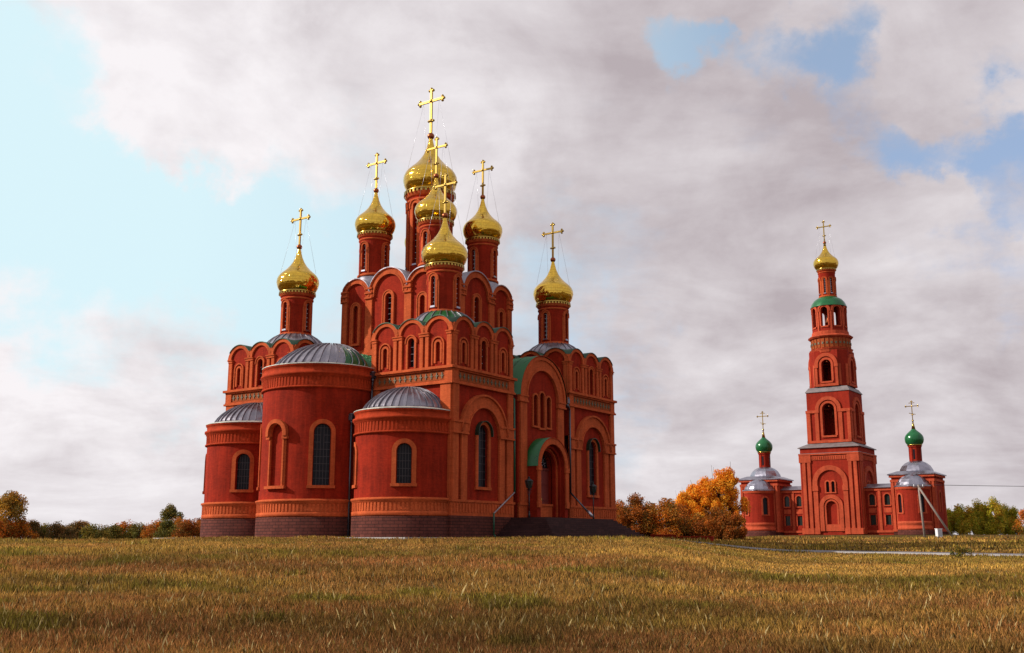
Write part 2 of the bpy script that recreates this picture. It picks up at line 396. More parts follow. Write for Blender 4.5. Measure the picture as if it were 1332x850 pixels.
def window(parent, c, r, z0, zs, fn, fw, wall_w, depth, zoff, nu=2, dz=.6, bar='palebar', pw=.10, blind=False, hood=None, name='window', fmat='trim', sill=True, grille_t=.035):
    """frame = part 'window', pane + bars = sub-parts. Returns hole path"""
    mb = MB(); inn = archpts(c, r, z0, zs); out = archpts(c, r + fw, z0, zs)
    band(mb, inn, out, fn, wall_w - .02, wall_w + pw)
    if sill: slab(mb, c - r - fw - .05, c + r + fw + .05, z0 - .2, z0, fn, wall_w - .02, wall_w + pw + .06, 3)
    fr = mb.build(name, M[fmat], parent, zoff)
    p = MB(); pane(p, inn, fn, wall_w - depth + .01)
    o = p.build('pane' if not blind else 'blind_panel', M['glass'] if not blind else M['wall'], fr, zoff)
    if not blind:
        g = MB(); frame_lines(g, c, r, z0, zs, fn, wall_w - depth + .012, nu, dz, grille_t); g.build('glazing_bars', M[bar], fr, zoff)
    return inn
def fin(mb, pts, hgt=.09, wd=.045):
    """continuous standing seam along a polyline"""
    pts = [Vector(p) for p in pts]; L = []
    for i, p in enumerate(pts):
        t = (pts[min(i + 1, len(pts) - 1)] - pts[max(i - 1, 0)]).normalized(); sd_ = t.cross(Vector((0, 0, 1)))
        sd_ = sd_.normalized() if sd_.length > 1e-4 else Vector((1, 0, 0)); up = sd_.cross(t); up = up if up.z > 0 else -up
        L.append((p - sd_ * wd / 2, p - sd_ * wd / 2 + up * hgt, p + sd_ * wd / 2 + up * hgt, p + sd_ * wd / 2))
    for a, b in zip(L, L[1:]):
        for k in range(3): mb.face([a[k], a[k + 1], b[k + 1], b[k]])
    mb.face(L[0]); mb.face(L[-1])
def planar(ox, oy, dx, dy, nx, ny):
    return lambda u, v, w=0.: (ox + dx * u + nx * w, oy + dy * u + ny * w, v)
def cylmap(cx, cy, R, ang0):
    """u = arc length from ang0, counter-clockwise seen from above"""
    return lambda u, v, w=0.: (cx + (R + w) * math.cos(ang0 + u / R), cy + (R + w) * math.sin(ang0 + u / R), v)

def ground_z(x, y):
    d = math.hypot(x, y); az = math.degrees(math.atan2(x, y)) if y > 0 else (0 if abs(x) < 1 else 90 * (1 if x > 0 else -1))
    def lut(t, tab):
        for (a, b), (c, e) in zip(tab, tab[1:]):
            if t <= c:
                f = (t - a) / (c - a); f = f * f * (3 - 2 * f); return b + (e - b) * f
        return tab[-1][1]
    left = lut(d, [(0, 0), (12, 0), (58, 1.56), (73, 1.85), (100, 1.85), (130, 1.72), (400, 1.7), (6000, -14)])
    def lin(t, tab):
        for (a, b), (c, e) in zip(tab, tab[1:]):
            if t <= c: return b + (e - b) * (t - a) / (c - a)
        return tab[-1][1]
    right = lin(d, [(0, 0), (12, 0), (25, .12), (40, .34), (55, .52), (70, .70), (85, 1.02), (100, 1.40), (120, 1.9), (138, 2.42), (200, 2.45), (400, 1.9), (6000, -14)])
    g = min(1, max(0, (-az - 15.5) / 5)); left -= .24 * g * g * (3 - 2 * g) * min(1, max(0, (d - 40) / 30))
    f = min(1, max(0, (az - 6) / 9)); f = f * f * (3 - 2 * f)
    # fade towards the left profile again behind the camera
    return left * (1 - f) + right * f
G = 1.85

# ================================================================== CATHEDRAL
C0 = Vector((-4.1343, 71.8812)); TH = -AZ; SZ = 22.8; CC = 11.4
def LW(a, b, z, o=C0):
    q = o + EL * a + ER * b; return Vector((q.x, q.y, z))
ONION = [(0, .78), (.08, .86), (.22, .94), (.45, 1.0), (.62, .985), (.75, .93), (.85, .86), (.96, .74), (1.1, .58), (1.3, .40), (1.5, .27), (1.75, .165), (2.0, .10), (2.15, .07)]
def onion_prof(R, z0): return [(r * R, z0 + h * R) for h, r in ONION]
def cross_mesh(h, z0, t=.07, orth=False, cx=0, cy=0, trefoil=True):
    """cross standing on z0, bar along local x"""
    mb = MB(); half = h * .31; zb = z0 + h * .70
    def bx(a, b, tt=t):
        a, b = Vector(a), Vector(b); d = (b - a); c = (a + b) / 2; d_ = d.normalized(); s_ = Vector((0, 1, 0)); n = d_.cross(s_).normalized()
        mb.obox(c, d / 2, s_ * tt * .8, n * tt)
    P = lambda x, z: (cx + x, cy, z)
    bx(P(0, z0), P(0, z0 + h * .96)); bx(P(-half, zb), P(half, zb), t * .96)
    if trefoil:
        for (x, z, dx, dz) in ((0, z0 + h * .93, 0, 1), (-half * .93, zb, -1, 0), (half * .93, zb, 1, 0)):
            for k in (-1, 0, 1):
                px, pz = x + dx * t * (1.6 if k == 0 else 0) + (dz * k * t * 2.0), z + dz * t * (1.6 if k == 0 else 0) + (dx * k * t * 2.0)
                mb.sphere(P(px, pz), t * 1.35, 8, 5)
        mb.sphere(P(0, zb), t * 1.9, 8, 5)
        for k in (-1, 1): mb.sphere(P(k * t * 2.6, z0 + h * .27), t * 1.2, 8, 5)
        bx(P(-t * 2.6, z0 + h * .27), P(t * 2.6, z0 + h * .27), t * .7); mb.sphere(P(0, z0 + h * .27), t * 1.9, 8, 5)
    if orth:
        bx(P(-half * .45, z0 + h * .86), P(half * .45, z0 + h * .86), t * .8)
        bx(P(-half * .5, z0 + h * .36), P(half * .5, z0 + h * .28), t * .8)
    return mb
def cupola(parent, zoff, cx, cy, R, rd, z0, z1, hcross, nwin=4, wr=.2, wz=(.45, 2.75), name='cupola', wires=True):
    """drum (part) with dome, cross, windows as sub-parts; z0 drum foot, z1 dome foot"""
    d = MB(); U = 2 * PI * rd; fn = cylmap(cx, cy, rd, -PI / 2)
    k = rd / 1.28; hd = z1 - z0
    ws = [U * (i + .5) / nwin for i in range(nwin)]; off = -U / nwin / 2
    g = cylmap(cx, cy, rd, -PI / 2 - PI / nwin)
    zs0 = z0 + wz[0]; zs1 = z0 + wz[1] - wr
    panel(d, [(0, z0 - .6), (U, z0 - .6), (U, z1 - .25), (0, z1 - .25)], [archpts(u, wr, zs0, zs1, 8) for u in ws], g, 0, .24 * k, grid=U / 40)
    for q in d.sm: pass
    dr = d.build(name, M['wall'], parent, zoff)
    t = MB()
    # foot ring, mid ledges, top cornice
    t.lathe([(rd, z0 - .05), (rd + .12 * k, z0 - .05), (rd + .12 * k, z0 + .13 * k), (rd, z0 + .2 * k)], (cx, cy), 40)
    t.lathe([(rd, z1 - .62 * k), (rd + .07 * k, z1 - .58 * k), (rd + .07 * k, z1 - .50 * k), (rd, z1 - .46 * k)], (cx, cy), 40)
    t.lathe([(rd, z1 - .34 * k), (rd + .1 * k, z1 - .3 * k), (rd + .14 * k, z1 - .12 * k), (rd + .14 * k, z1 - .02), (rd * .8, z1 - .02)], (cx, cy), 40)
    for u in ws:
        band(t, archpts(u, wr, zs0 - .12, zs1, 8), archpts(u, wr + .17 * k, zs0 - .12, zs1, 8), g, -.01, .07 * k)
        band(t, archpts(u, wr + .17 * k, zs1 - .15 * k, zs1, 8), archpts(u, wr + .25 * k, zs1 - .15 * k, zs1, 8), g, -.01, .13 * k)
        for s_ in (-1, 1):
            slab(t, u + s_ * (wr + .24 * k) - .05, u + s_ * (wr + .24 * k) + .05, z0 + .1, zs1 - .1 * k, g, -.01, .05)
    t.build('moulding', M['trim'], dr, zoff)
    for u in ws:
        wmb = MB(); pane(wmb, archpts(u, wr, zs0, zs1, 8), g, -.2 * k); wmb.cur = 1
        frame_lines(wmb, u, wr, zs0, zs1, g, -.19 * k, 2, .36 * k, .05); wmb.cur = 2
        slab(wmb, u - wr, u + wr, zs0 - .1, zs0 + .03, g, -.22 * k, .1)
        wmb.build('window', [M['glass'], M['palebar'], M['zincb']], dr, zoff)
    s = MB(); s.lathe([(0.02, z1 - .01), (rd * 1.16, z1 - .01), (rd * 1.18, z1 + .09 * k), (rd * 1.05, z1 + .16 * k), (R * .78, z1 + .2 * k)], (cx, cy), 40)
    nsc = 36
    for i in range(nsc):
        a = 2 * PI * i / nsc; s.obox((cx + rd * 1.17 * math.cos(a), cy + rd * 1.17 * math.sin(a), z1 - .07 * k), (math.cos(a) * .02, math.sin(a) * .02, 0), (-math.sin(a) * rd * .05, math.cos(a) * rd * .05, 0), (0, 0, .07 * k))
    s.build('gold_collar', M['goldp'], dr, zoff)
    o = MB(); o.lathe(onion_prof(R, z1 + .12 * k), (cx, cy), 48, uvk=28 / (2 * PI)); dome = o.build('onion_dome', M['gold'], dr, zoff)
    zt = z1 + .12 * k + 2.12 * R
    b = MB(); b.lathe([(R * .07, zt), (R * .06, zt + R * .03), (0.0001, zt + R * .03)], (cx, cy), 10); b.sphere((cx, cy, zt + R * .14), R * .135, 14, 8); b.build('finial_ball', M['copper'], dr, zoff)
    cm = cross_mesh(hcross, zt + R * .25, t=.023 * hcross, cx=cx, cy=cy); cm.build('cross', M['goldp'], dr, zoff)
    if wires:
        wm = MB(); zc = zt + R * .25 + hcross * .68
        for sx in (-1, 1):
            for sy in (-1, 1): wm.bar((cx + sx * hcross * .2, cy, zc), (cx + sx * R * .62, cy + sy * R * .55, z1 + R * 1.02), .008, 4)
        wm.build('stay_wires', M['steel'], dr, zoff)
    return dr

cath = empty('cathedral', (C0.x, C0.y, G), TH, label='large red brick cathedral with nine golden onion domes and three rounded apses', cat='cathedral')
def lower_face(fn, w, holes_out, wallmb, trim, dent, arch=True):
    """the lower wall of one corner block; u 0..w"""
    if arch:
        c = w / 2 - .03
        inn = archpts(c, .62, 5.36, 9.13)
        panel(wallmb, [(0, G - .5), (w, G - .5), (w, 13.4), (0, 13.4)], [inn], fn, 0, .2)
        for a, b in ((.0, .64), (.96, 1.64), (w - 1.76, w - 1.1), (w - .8, w - .0)):
            slab(trim, a, b, 4.4, 8.95, fn, -.05, .16)
        for a, b in ((0, 1.64), (w - 1.76, w)):
            slab(trim, a, b, 8.95, 9.75, fn, -.05, .24); slab(trim, a - .04, b + .04, 8.9, 9.02, fn, -.05, .30); slab(trim, a - .04, b + .04, 9.66, 9.8, fn, -.05, .32)
        slab(trim, 0, .64, 9.75, 12.4, fn, -.05, .16); slab(trim, w - .64, w, 9.75, 12.4, fn, -.05, .16)
        band(trim, archpts(c, 1.92, 9.0, 9.05, 22), archpts(c, 2.75, 9.0, 9.05, 22), fn, -.05, .2)
        band(trim, archpts(c, 2.70, 9.5, 9.05, 22), archpts(c, 2.84, 9.5, 9.05, 22), fn, -.05, .34)
        band(trim, archpts(c, 1.88, 9.2, 9.05, 22), archpts(c, 1.98, 9.2, 9.05, 22), fn, -.05, .26)
        window(cath, c, .62, 5.36, 9.13, fn, .26, 0, .2, G, nu=3, dz=.55, bar='grille', pw=.12)
        # small hood over the window
        h = MB(); band(h, archpts(c, .86, 8.95, 9.13, 12), archpts(c, .895, 8.95, 9.13, 12), fn, -.02, .34); h.build('window_hood', M['capmetal'], cath, G)
    else:
        panel(wallmb, [(0, G - .5), (w, G - .5), (w, 13.4), (0, 13.4)], [], fn)
        for a, b in ((.0, .9), (w - .9, w)): slab(trim, a, b, 4.4, 12.4, fn, -.05, .16)
    # base band with zigzag pattern
    slab(trim, -.12, w + .12, 3.34, 4.3, fn, -.05, .13); slab(trim, -.18, w + .18, 4.26, 4.42, fn, -.05, .22)
    n = int(w / .34)
    for i in range(n):
        u = (i + .5) * w / n; slab(trim, u - .085, u + .085, 3.58, 4.16, fn, .1, .18)
    # cornices round the frieze
    slab(trim, -.2, w + .2, 12.32, 12.46, fn, -.05, .26); slab(trim, -.14, w + .14, 12.46, 12.56, fn, -.05, .18)
    slab(trim, -.12, w + .12, 13.26, 13.38, fn, -.05, .18); slab(trim, -.28, w + .28, 13.38, 13.56, fn, -.05, .34)
    for a, b in ((-.12, .55), (w - .55, w + .12)): slab(trim, a, b, 12.56, 13.26, fn, -.05, .15)
def frieze(mb, fn, w):
    mb.cur = 0; slab(mb, .55, w - .55, 12.6, 13.22, fn, -.05, .07); mb.cur = 1
    n = 13
    for i in range(n):
        u = .8 + (w - 1.6) * i / (n - 1)
        slab(mb, u - .13, u + .13, 12.88, 12.94, fn, .05, .12); slab(mb, u - .035, u + .035, 12.72, 13.12, fn, .05, .125)
def tier_face(fn, w, wallmb, trim, zb, zs, r, rin, bays, win, cap=.14, pil=.34, win_side=None):
    """scalloped gable wall; bays=[(c, r_out, zcentre)]"""
    out = [(0, zb)]
    pts = []
    n = 120
    for i in range(n + 1):
        u = w * i / n; z = zs
        for c, ro, zc in bays:
            if abs(u - c) < ro: z = max(z, zc + math.sqrt(ro * ro - (u - c) ** 2))
        pts.append((u, z))
    outline = [(0, zb)] + [(w, zb)] + pts[::-1]
    holes = []
    for (c, ro, zc), wn in zip(bays, win):
        holes.append(archpts(c, wn[0], wn[1], wn[2], 10))
    panel(wallmb, outline, holes, fn, 0, .32, edge_depth=.5)
    for (c, ro, zc) in bays:
        ri = ro * rin
        band(trim, archpts(c, ri, zs, max(zs, zc), 18), [(c - ro, zs)] + [(c - ro * math.cos(PI * i / 18), max(zs, zc) + (zc + ro - max(zs, zc)) * math.sin(PI * i / 18)) for i in range(19)] + [(c + ro, zs)], fn, -.02, .13)
    return outline

def corner_block(X0, Y0, faces, archf, shade_green=None):
    w = 7.3
    maps = dict(E=planar(X0 + w, Y0, -1, 0, 0, -1), S=planar(X0 + w, Y0, 0, 1, 1, 0), N=planar(X0, Y0, 0, 1, -1, 0), W=planar(X0 + w, Y0 + w, -1, 0, 0, 1))
    wl, tr, fz = MB(), MB(), MB()
    for k, fn in maps.items():
        if k in faces: lower_face(fn, w, None, wl, tr, None, k in archf)
        else: panel(wl, [(0, 10), (w, 10), (w, 13.4), (0, 13.4)], [], fn); slab(tr, -.28, w + .28, 13.38, 13.56, fn, -.05, .34)
        if k in faces: frieze(fz, fn, w)
    body = wl.build('corner_block', M['wall'], cath, G)
    tr.build('moulding', M['trim'], body, G); fz.build('frieze', [M['frieze'], M['tile']], body, G)
    pl = MB(); pl.box(X0 - .16, X0 + w + .16, Y0 - .16, Y0 + w + .16, G - .6, 3.34); pl.build('plinth', M['plinth'], body, G)
    # gable tier
    g, t2, caps = MB(), MB(), MB()
    bw = w / 3; zs = 15.98
    bays = [(bw * (i + .5), 1.34, 15.88) for i in range(3)]
    for k, fn in maps.items():
        wins = [(.19, 13.95, 15.15), (.30, 13.75, 15.55), (.19, 13.95, 15.15)]
        tier_face(fn, w, g, t2, 13.4, zs, 1.34, .72, bays, wins)
        for i, (c, ro, zc) in enumerate(bays):
            wr, z0_, z1_ = wins[i]
            band(t2, archpts(c, wr, z0_ - .12, z1_, 10), archpts(c, wr + .16, z0_ - .12, z1_, 10), fn, -.02, .09)
            if i != 1: band(t2, archpts(c, wr + .26, z0_ - .25, z1_ + .03, 10), archpts(c, wr + .36, z0_ - .25, z1_ + .03, 10), fn, -.02, .12)
            else: band(t2, archpts(c, wr + .16, z1_ - .1, z1_, 10), archpts(c, wr + .24, z1_ - .1, z1_, 10), fn, -.02, .15)
        for u in (0, bw, 2 * bw, w):
            for s_ in (-1, 1):
                a = u + s_ * .25
                if a < 0 or a > w: a = None
                if a is not None:
                    slab(t2, a - .15, a + .15, 13.56, 15.8, fn, -.02, .13)
            if u in (0, w):
                s_ = 1 if u == 0 else -1; slab(t2, min(u, u + s_ * .08), max(u, u + s_ * .08), 13.56, 15.8, fn, -.02, .13); slab(t2, min(u, u + s_ * .44), max(u, u + s_ * .44), 15.8, 16.0, fn, -.02, .18); slab(t2, min(u - s_ * .06, u + s_ * .48), max(u - s_ * .06, u + s_ * .48), 15.98, 16.06, fn, -.02, .24)
            else: slab(t2, u - .44, u + .44, 15.8, 16.0, fn, -.02, .18); slab(t2, u - .48, u + .48, 15.98, 16.06, fn, -.02, .24)
        if k in faces or True:
            for i, (c, ro, zc) in enumerate(bays):
                wr, z0_, z1_ = wins[i]
                if i == 1:
                    q = MB(); pane(q, archpts(c, wr, z0_, z1_, 10), fn, -.30); q.cur = 1; frame_lines(q, c, wr, z0_, z1_, fn, -.295, 2, .5, .04); q.build('window', [M['glass'], M['palebar']], body, G)
                else: pane(g, archpts(c, wr, z0_, z1_, 10), fn, -.16)
        # metal caps over each gable: thin barrel strips running inwards
        for (c, ro, zc) in bays:
            R = ro + .03; n = 16; seg = []
            for i in range(n + 1):
                th = PI * i / n; u = c - R * math.cos(th); z = zc + R * math.sin(th)
                if 0.02 <= u <= w - .02 and abs(u - c) <= bw / 2 + .03: seg.append((u, z))
            for (a, b) in zip(seg, seg[1:]):
                dep = -1.9
                caps.face([fn(*a, .2), fn(*b, .2), fn(*b, dep), fn(*a, dep)], smooth=True)
                caps.face([fn(a[0], a[1] - .05, .2), fn(b[0], b[1] - .05, .2), fn(*b, .2), fn(*a, .2)])
    g.build('gable_tier', M['wall'], body, G); t2.build('gable_moulding', M['trim'], body, G)
    caps.build('gable_caps', M['capmetal'], body, G)
    # low ribbed dome
    cx, cy = X0 + w / 2, Y0 + w / 2
    rf = MB(); prof = [(3.1, 16.55), (2.85, 16.75), (2.7, 16.95), (2.5, 17.3), (2.2, 17.68), (1.8, 18.02), (1.4, 18.25)]
    nseg = 24
    for i in range(nseg):
        a0 = 2 * PI * i / nseg; a1 = a0 + 2 * PI / nseg; mid = math.degrees((a0 + a1) / 2) % 360
        rf.cur = 1 if shade_green and (shade_green[0] <= mid <= shade_green[1]) else 0  # shaded side of the dome coloured green, grey sheets imitate its sheen
        rf.lathe(prof, (cx, cy), 2, a0, a1)
        rf.cur = 0
        fin(rf, [(cx + r0 * math.cos(a0), cy + r0 * math.sin(a0), z0 - .01) for r0, z0 in prof], .07, .04)
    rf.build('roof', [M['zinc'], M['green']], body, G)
    cupola(cath, G, cx, cy, 1.76, 1.29, 18.2, 21.85, 3.25)
    return body
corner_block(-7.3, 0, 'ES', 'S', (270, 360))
corner_block(-22.8, 0, 'EN', 'N')
corner_block(-7.3, 15.5, 'SW', 'SW')
corner_block(-22.8, 15.5, 'NW', 'NW')

# core and low roofs between the blocks
mb = MB(); mb.box(-22, -.8, .8, 22, G - .5, 12.9); core = mb.build('core_wall', M['wall'], cath, G)
mb = MB(); mb.box(-22.1, -.7, .7, 22.1, 12.9, 13.02); mb.build('valley_roof', M['zinc'], core, G)

# arms with barrel vaults
def arm(k):
    fn = {'S': planar(0, 0, 0, 1, 1, 0), 'N': planar(-SZ, 0, 0, 1, -1, 0), 'E': planar(0, 0, -1, 0, 0, -1), 'W': planar(0, SZ, -1, 0, 0, 1)}[k]
    wl, tr = MB(), MB(); H = 3.3; zc = 12.45
    arcs = [(CC + H * math.cos(PI * i / 24), zc + H * math.sin(PI * i / 24)) for i in range(25)]
    trip = [(CC - .93, .30, 10.3, 12.4), (CC, .33, 10.2, 12.62), (CC + .93, .30, 10.3, 12.4)]
    holes = [archpts(c, r, a, b, 10) for c, r, a, b in trip] if k != 'E' else []
    door = k in 'SW'
    if door: holes.append(archpts(CC, 1.3, G + 1.35, 7.2, 14))
    panel(wl, [(CC - H, G - .5), (CC + H, G - .5)] + arcs, holes, fn, 0, .4)
    for u in (CC - H, CC + H): wl.face([fn(u, G - .5, 0), fn(u, zc + .1, 0), fn(u, zc + .1, -1.2), fn(u, G - .5, -1.2)], [(0, 0), (0, 9), (1, 9), (1, 0)])
    b = wl.build('arm_wall', M['wall'], cath, G)
    if k != 'E':
        for s_ in (-1, 1):
            u0, u1 = sorted((CC + s_ * 2.22, CC + s_ * 3.1)); slab(tr, u0, u1, 4.4, 12.05, fn, -.05, .16)
            u0, u1 = sorted((CC + s_ * 2.18, CC + s_ * 3.3)); slab(tr, u0, u1, 12.05, 12.4, fn, -.05, .22); slab(tr, u0 - .03, u1 + .03, 12.38, 12.5, fn, -.05, .29); slab(tr, u0 - .03, u1 + .03, 11.95, 12.07, fn, -.05, .29)
        for c, r, a, b_ in trip:
            q = MB(); band(q, archpts(c, r, a, b_, 10), archpts(c, r + .13, a, b_, 10), fn, -.02, .12); slab(q, c - r - .13, c + r + .13, a - .14, a, fn, -.02, .14)
            fr = q.build('window', M['trim'], cath, G); q = MB(); pane(q, archpts(c, r, a, b_, 10), fn, -.36); q.cur = 1; frame_lines(q, c, r, a, b_, fn, -.35, 2, .5, .04)
            q.build('pane', [M['glass'], M['grille']], fr, G)
        slab(tr, CC - H, CC + H, 3.34, 4.3, fn, -.05, .13); slab(tr, CC - H, CC + H, 4.26, 4.42, fn, -.05, .22)
    band(tr, archpts(CC, 2.25, 12.3, zc, 24), archpts(CC, 3.1, 12.3, zc, 24), fn, -.05, .18)
    band(tr, archpts(CC, 3.02, 12.35, zc, 24), archpts(CC, 3.28, 12.35, zc, 24), fn, -.05, .28)
    band(tr, archpts(CC, 2.2, 12.3, zc, 24), archpts(CC, 2.33, 12.3, zc, 24), fn, -.05, .24)
    tr.build('moulding', M['trim'], b, G)
    pl = MB(); slab(pl, CC - H - .1, CC + H + .1, G - .6, 3.34, fn, -.9, .16); pl.build('plinth', M['plinth'], b, G)
    rf = MB(); Rr = 3.38
    for i in range(24):
        a0, a1 = PI * i / 24, PI * (i + 1) / 24
        p = [(CC - Rr * math.cos(t), zc + Rr * math.sin(t)) for t in (a0, a1)]
        q = [(CC - (Rr - .06) * math.cos(t), zc + (Rr - .06) * math.sin(t)) for t in (a0, a1)]
        rf.face([fn(*p[0], .36), fn(*p[1], .36), fn(*p[1], -7), fn(*p[0], -7)], smooth=True)
        rf.cur = 1; rf.face([fn(*q[0], .36), fn(*q[1], .36), fn(*p[1], .36), fn(*p[0], .36)]); rf.cur = 0
    for dz in (.9, 1.8, 2.7, 3.6, 4.5):
        pts = [fn(CC - (Rr + .02) * math.cos(PI * i / 24), zc + (Rr + .02) * math.sin(PI * i / 24), -dz) for i in range(25)]
        for a_, b_ in zip(pts, pts[1:]): rf.bar(a_, b_, .03, 4)
    # side gutters
    rf.build('vault_roof', [M['green'], M['cornice']], b, G)
    return b
for k in 'SENW': arm(k)

# portal porch on the south arm
fnS = planar(0, 0, 0, 1, 1, 0)
po = MB(); hp = 2.2; zp = 7.15; P0 = 1.0
arcs = [(CC + hp * math.cos(PI * i / 20), zp + hp * math.sin(PI * i / 20)) for i in range(21)]
panel(po, [(CC - hp, G), (CC + hp, G)] + arcs, [[(p[0], max(p[1], G + .02)) for p in archpts(CC, 1.72, G + .02, zp, 18)]], fnS, P0, .28)
for u in (CC - hp, CC + hp): po.face([fnS(u, G, P0), fnS(u, zp, P0), fnS(u, zp, 0), fnS(u, G, 0)], [(0, 0), (0, 5), (1, 5), (1, 0)])
for r, w1 in ((1.72, .72), (1.5, .42)):
    out_ = archpts(CC, r, G, zp, 18); inn_ = archpts(CC, r - .22, G, zp, 18); band(po, inn_, out_, fnS, w1 - .3, w1)
porch = po.build('porch', M['wall'], cath, G)
tr = MB(); band(tr, archpts(CC, 1.75, zp, zp, 20), archpts(CC, 2.2, zp, zp, 20), fnS, P0 - .02, P0 + .1)
for s_ in (-1, 1):
    u0, u1 = sorted((CC + s_ * 1.78, CC + s_ * 2.2)); slab(tr, u0, u1, 4.6, zp - .3, fnS, P0 - .02, P0 + .1); slab(tr, u0 - .05, u1 + .05, zp - .32, zp + .02, fnS, P0 - .02, P0 + .16)
    slab(tr, u0 - .02, u1 + .02, 4.1, 4.6, fnS, P0 - .02, P0 + .14)
band(tr, archpts(CC, 1.40, G + 1.3, zp, 18), archpts(CC, 1.5, G + 1.3, zp, 18), fnS, .1, .5)
tr.build('moulding', M['trim'], porch, G)
rf = MB()
for i in range(20):
    t = (PI * i / 20, PI * (i + 1) / 20); p = [(CC - 2.27 * math.cos(a), zp + 2.27 * math.sin(a)) for a in t]; q = [(CC - 2.2 * math.cos(a), zp + 2.2 * math.sin(a)) for a in t]
    rf.face([fnS(*p[0], P0 + .14), fnS(*p[1], P0 + .14), fnS(*p[1], -.1), fnS(*p[0], -.1)], smooth=True); rf.cur = 1; rf.face([fnS(*q[0], P0 + .14), fnS(*q[1], P0 + .14), fnS(*p[1], P0 + .14), fnS(*p[0], P0 + .14)]); rf.cur = 0
rf.build('canopy', [M['green'], M['cornice']], porch, G)
for s_ in (-1, 1):
    dm = MB(); u0, u1 = sorted((CC + s_ * .01, CC + s_ * 1.29)); slab(dm, u0, u1, 3.3, 7.05, fnS, -.3, -.2)
    for z in (3.5, 4.7, 5.9): slab(dm, u0 + .18, u1 - .18, z, z + 1.0, fnS, -.21, -.16)
    dl = dm.build('door', M['door'], cath, G)
    hd = MB(); hd.bar(fnS(CC + s_ * .12, 4.5, -.1), fnS(CC + s_ * .12, 4.9, -.1), .025, 6); hd.build('handle', M['goldp'], dl, G)
fl = MB(); pane(fl, archpts(CC, 1.29, 7.1, 7.2, 14), fnS, -.3); fl.cur = 1
for i in range(1, 8): a = PI * i / 8; fl.bar(fnS(CC, 7.15, -.26), fnS(CC - 1.25 * math.cos(a), 7.2 + 1.25 * math.sin(a), -.26), .025, 4)
for r in (.45, .85): 
    for i in range(12): a, b = PI * i / 12, PI * (i + 1) / 12; fl.bar(fnS(CC - r * math.cos(a), 7.2 + r * math.sin(a), -.26), fnS(CC - r * math.cos(b), 7.2 + r * math.sin(b), -.26), .02, 4)
fl.cur = 2; slab(fl, CC - 1.3, CC + 1.3, 7.02, 7.16, fnS, -.3, -.12)
fl.build('fanlight', [M['glass'], M['steel'], M['door']], cath, G)

# upper block
UH = 5.05; ub0, ub1 = CC - UH, CC + UH
umaps = dict(E=planar(-ub0, ub0, -1, 0, 0, -1), S=planar(-ub0, ub0, 0, 1, 1, 0), N=planar(-ub1, ub0, 0, 1, -1, 0), W=planar(-ub0, ub1, -1, 0, 0, 1))
g, t2, caps = MB(), MB(), MB(); W_ = 2 * UH
ubays = [(1.5, 1.60, 21.52), (UH, 2.07, 21.52), (W_ - 1.5, 1.60, 21.52)]
ups = []
for k, fn in umaps.items():
    wins = [(.26, 17.7, 20.55), (.33, 18.0, 21.1), (.26, 17.7, 20.55)]
    panel_w = [(r, a, b) for r, a, b in wins]
    # niches are deeper reveals, the centre one is a real window
    pts = []
    for i in range(161):
        u = W_ * i / 160; z = 22.15
        z = 21.6
        for c, ro, zc in ubays:
            if abs(u - c) < ro: z = max(z, zc + math.sqrt(ro * ro - (u - c) ** 2))
        pts.append((u, z))
    panel(g, [(0, 12.9), (W_, 12.9)] + pts[::-1], [archpts(c_[0], wn[0], wn[1], wn[2], 12) for c_, wn in zip(ubays, wins)], fn, 0, .36, edge_depth=.5)
    for i, ((c, ro, zc), (wr, a, b)) in enumerate(zip(ubays, wins)):
        zt = max(zc, 22.1)
        n = 20
        def el(r, zlo): return [(c - r, zlo)] + [(c - r * math.cos(PI * j / n), zc + r * math.sin(PI * j / n)) for j in range(n + 1) if zc + r * math.sin(PI * j / n) > zlo + .02] + [(c + r, zlo)]
        band(t2, archpts(c, ro * .76, 21.3, zc, n), archpts(c, ro, 21.3, zc, n), fn, -.02, .15)
        band(t2, archpts(c, ro * .955, 21.4, zc, n), archpts(c, ro + .005, 21.4, zc, n), fn, -.02, .25)
        band(t2, archpts(c, ro * .73, 21.4, zc, n), archpts(c, ro * .79, 21.4, zc, n), fn, -.02, .2)
        band(t2, archpts(c, wr, a - .15, b, 12), archpts(c, wr + .22, a - .15, b, 12), fn, -.02, .12)
        band(t2, archpts(c, wr + .2, a - .15, b, 12), archpts(c, wr + .30, a - .15, b, 12), fn, -.02, .17)
        slab(t2, c - wr - .3, c + wr + .3, a - .28, a - .12, fn, -.02, .17)
        if i == 1:
            q = MB(); pane(q, archpts(c, wr, a, b, 12), fn, -.34); q.cur = 1; frame_lines(q, c, wr, a, b, fn, -.335, 2, .45, .06); ups.append((q, [M['glass'], M['palebar']]))
        else: pane(g, archpts(c, wr, a, b, 12), fn, -.2)
        R = ro + .03; seg = []
        for j in range(19):
            th = PI * j / 18; u = c - R * math.cos(th); z = zc + R * math.sin(th)
            if z > 21.75 and .02 < u < W_ - .02: seg.append((u, z))
        for (p, q_) in zip(seg, seg[1:]):
            caps.face([fn(*p, .28), fn(*q_, .28), fn(*q_, -2.2), fn(*p, -2.2)], smooth=True); caps.face([fn(p[0], p[1] - .07, .28), fn(q_[0], q_[1] - .07, .28), fn(*q_, .28), fn(*p, .28)])
    for u0, u1 in ((0, .58), (2.62, 3.32), (W_ - 3.32, W_ - 2.62), (W_ - .58, W_)):
        slab(t2, u0, u1, 16.9, 21.2, fn, -.02, .17)
        for z in (21.2, 21.62, 22.0): slab(t2, u0 - .05, u1 + .05, z, z + .14, fn, -.02, .30)
        slab(t2, u0, u1, 21.34, 22.0, fn, -.02, .2)
    slab(t2, -.15, W_ + .15, 16.45, 16.75, fn, -.02, .25); slab(t2, -.08, W_ + .08, 16.75, 16.92, fn, -.02, .18)
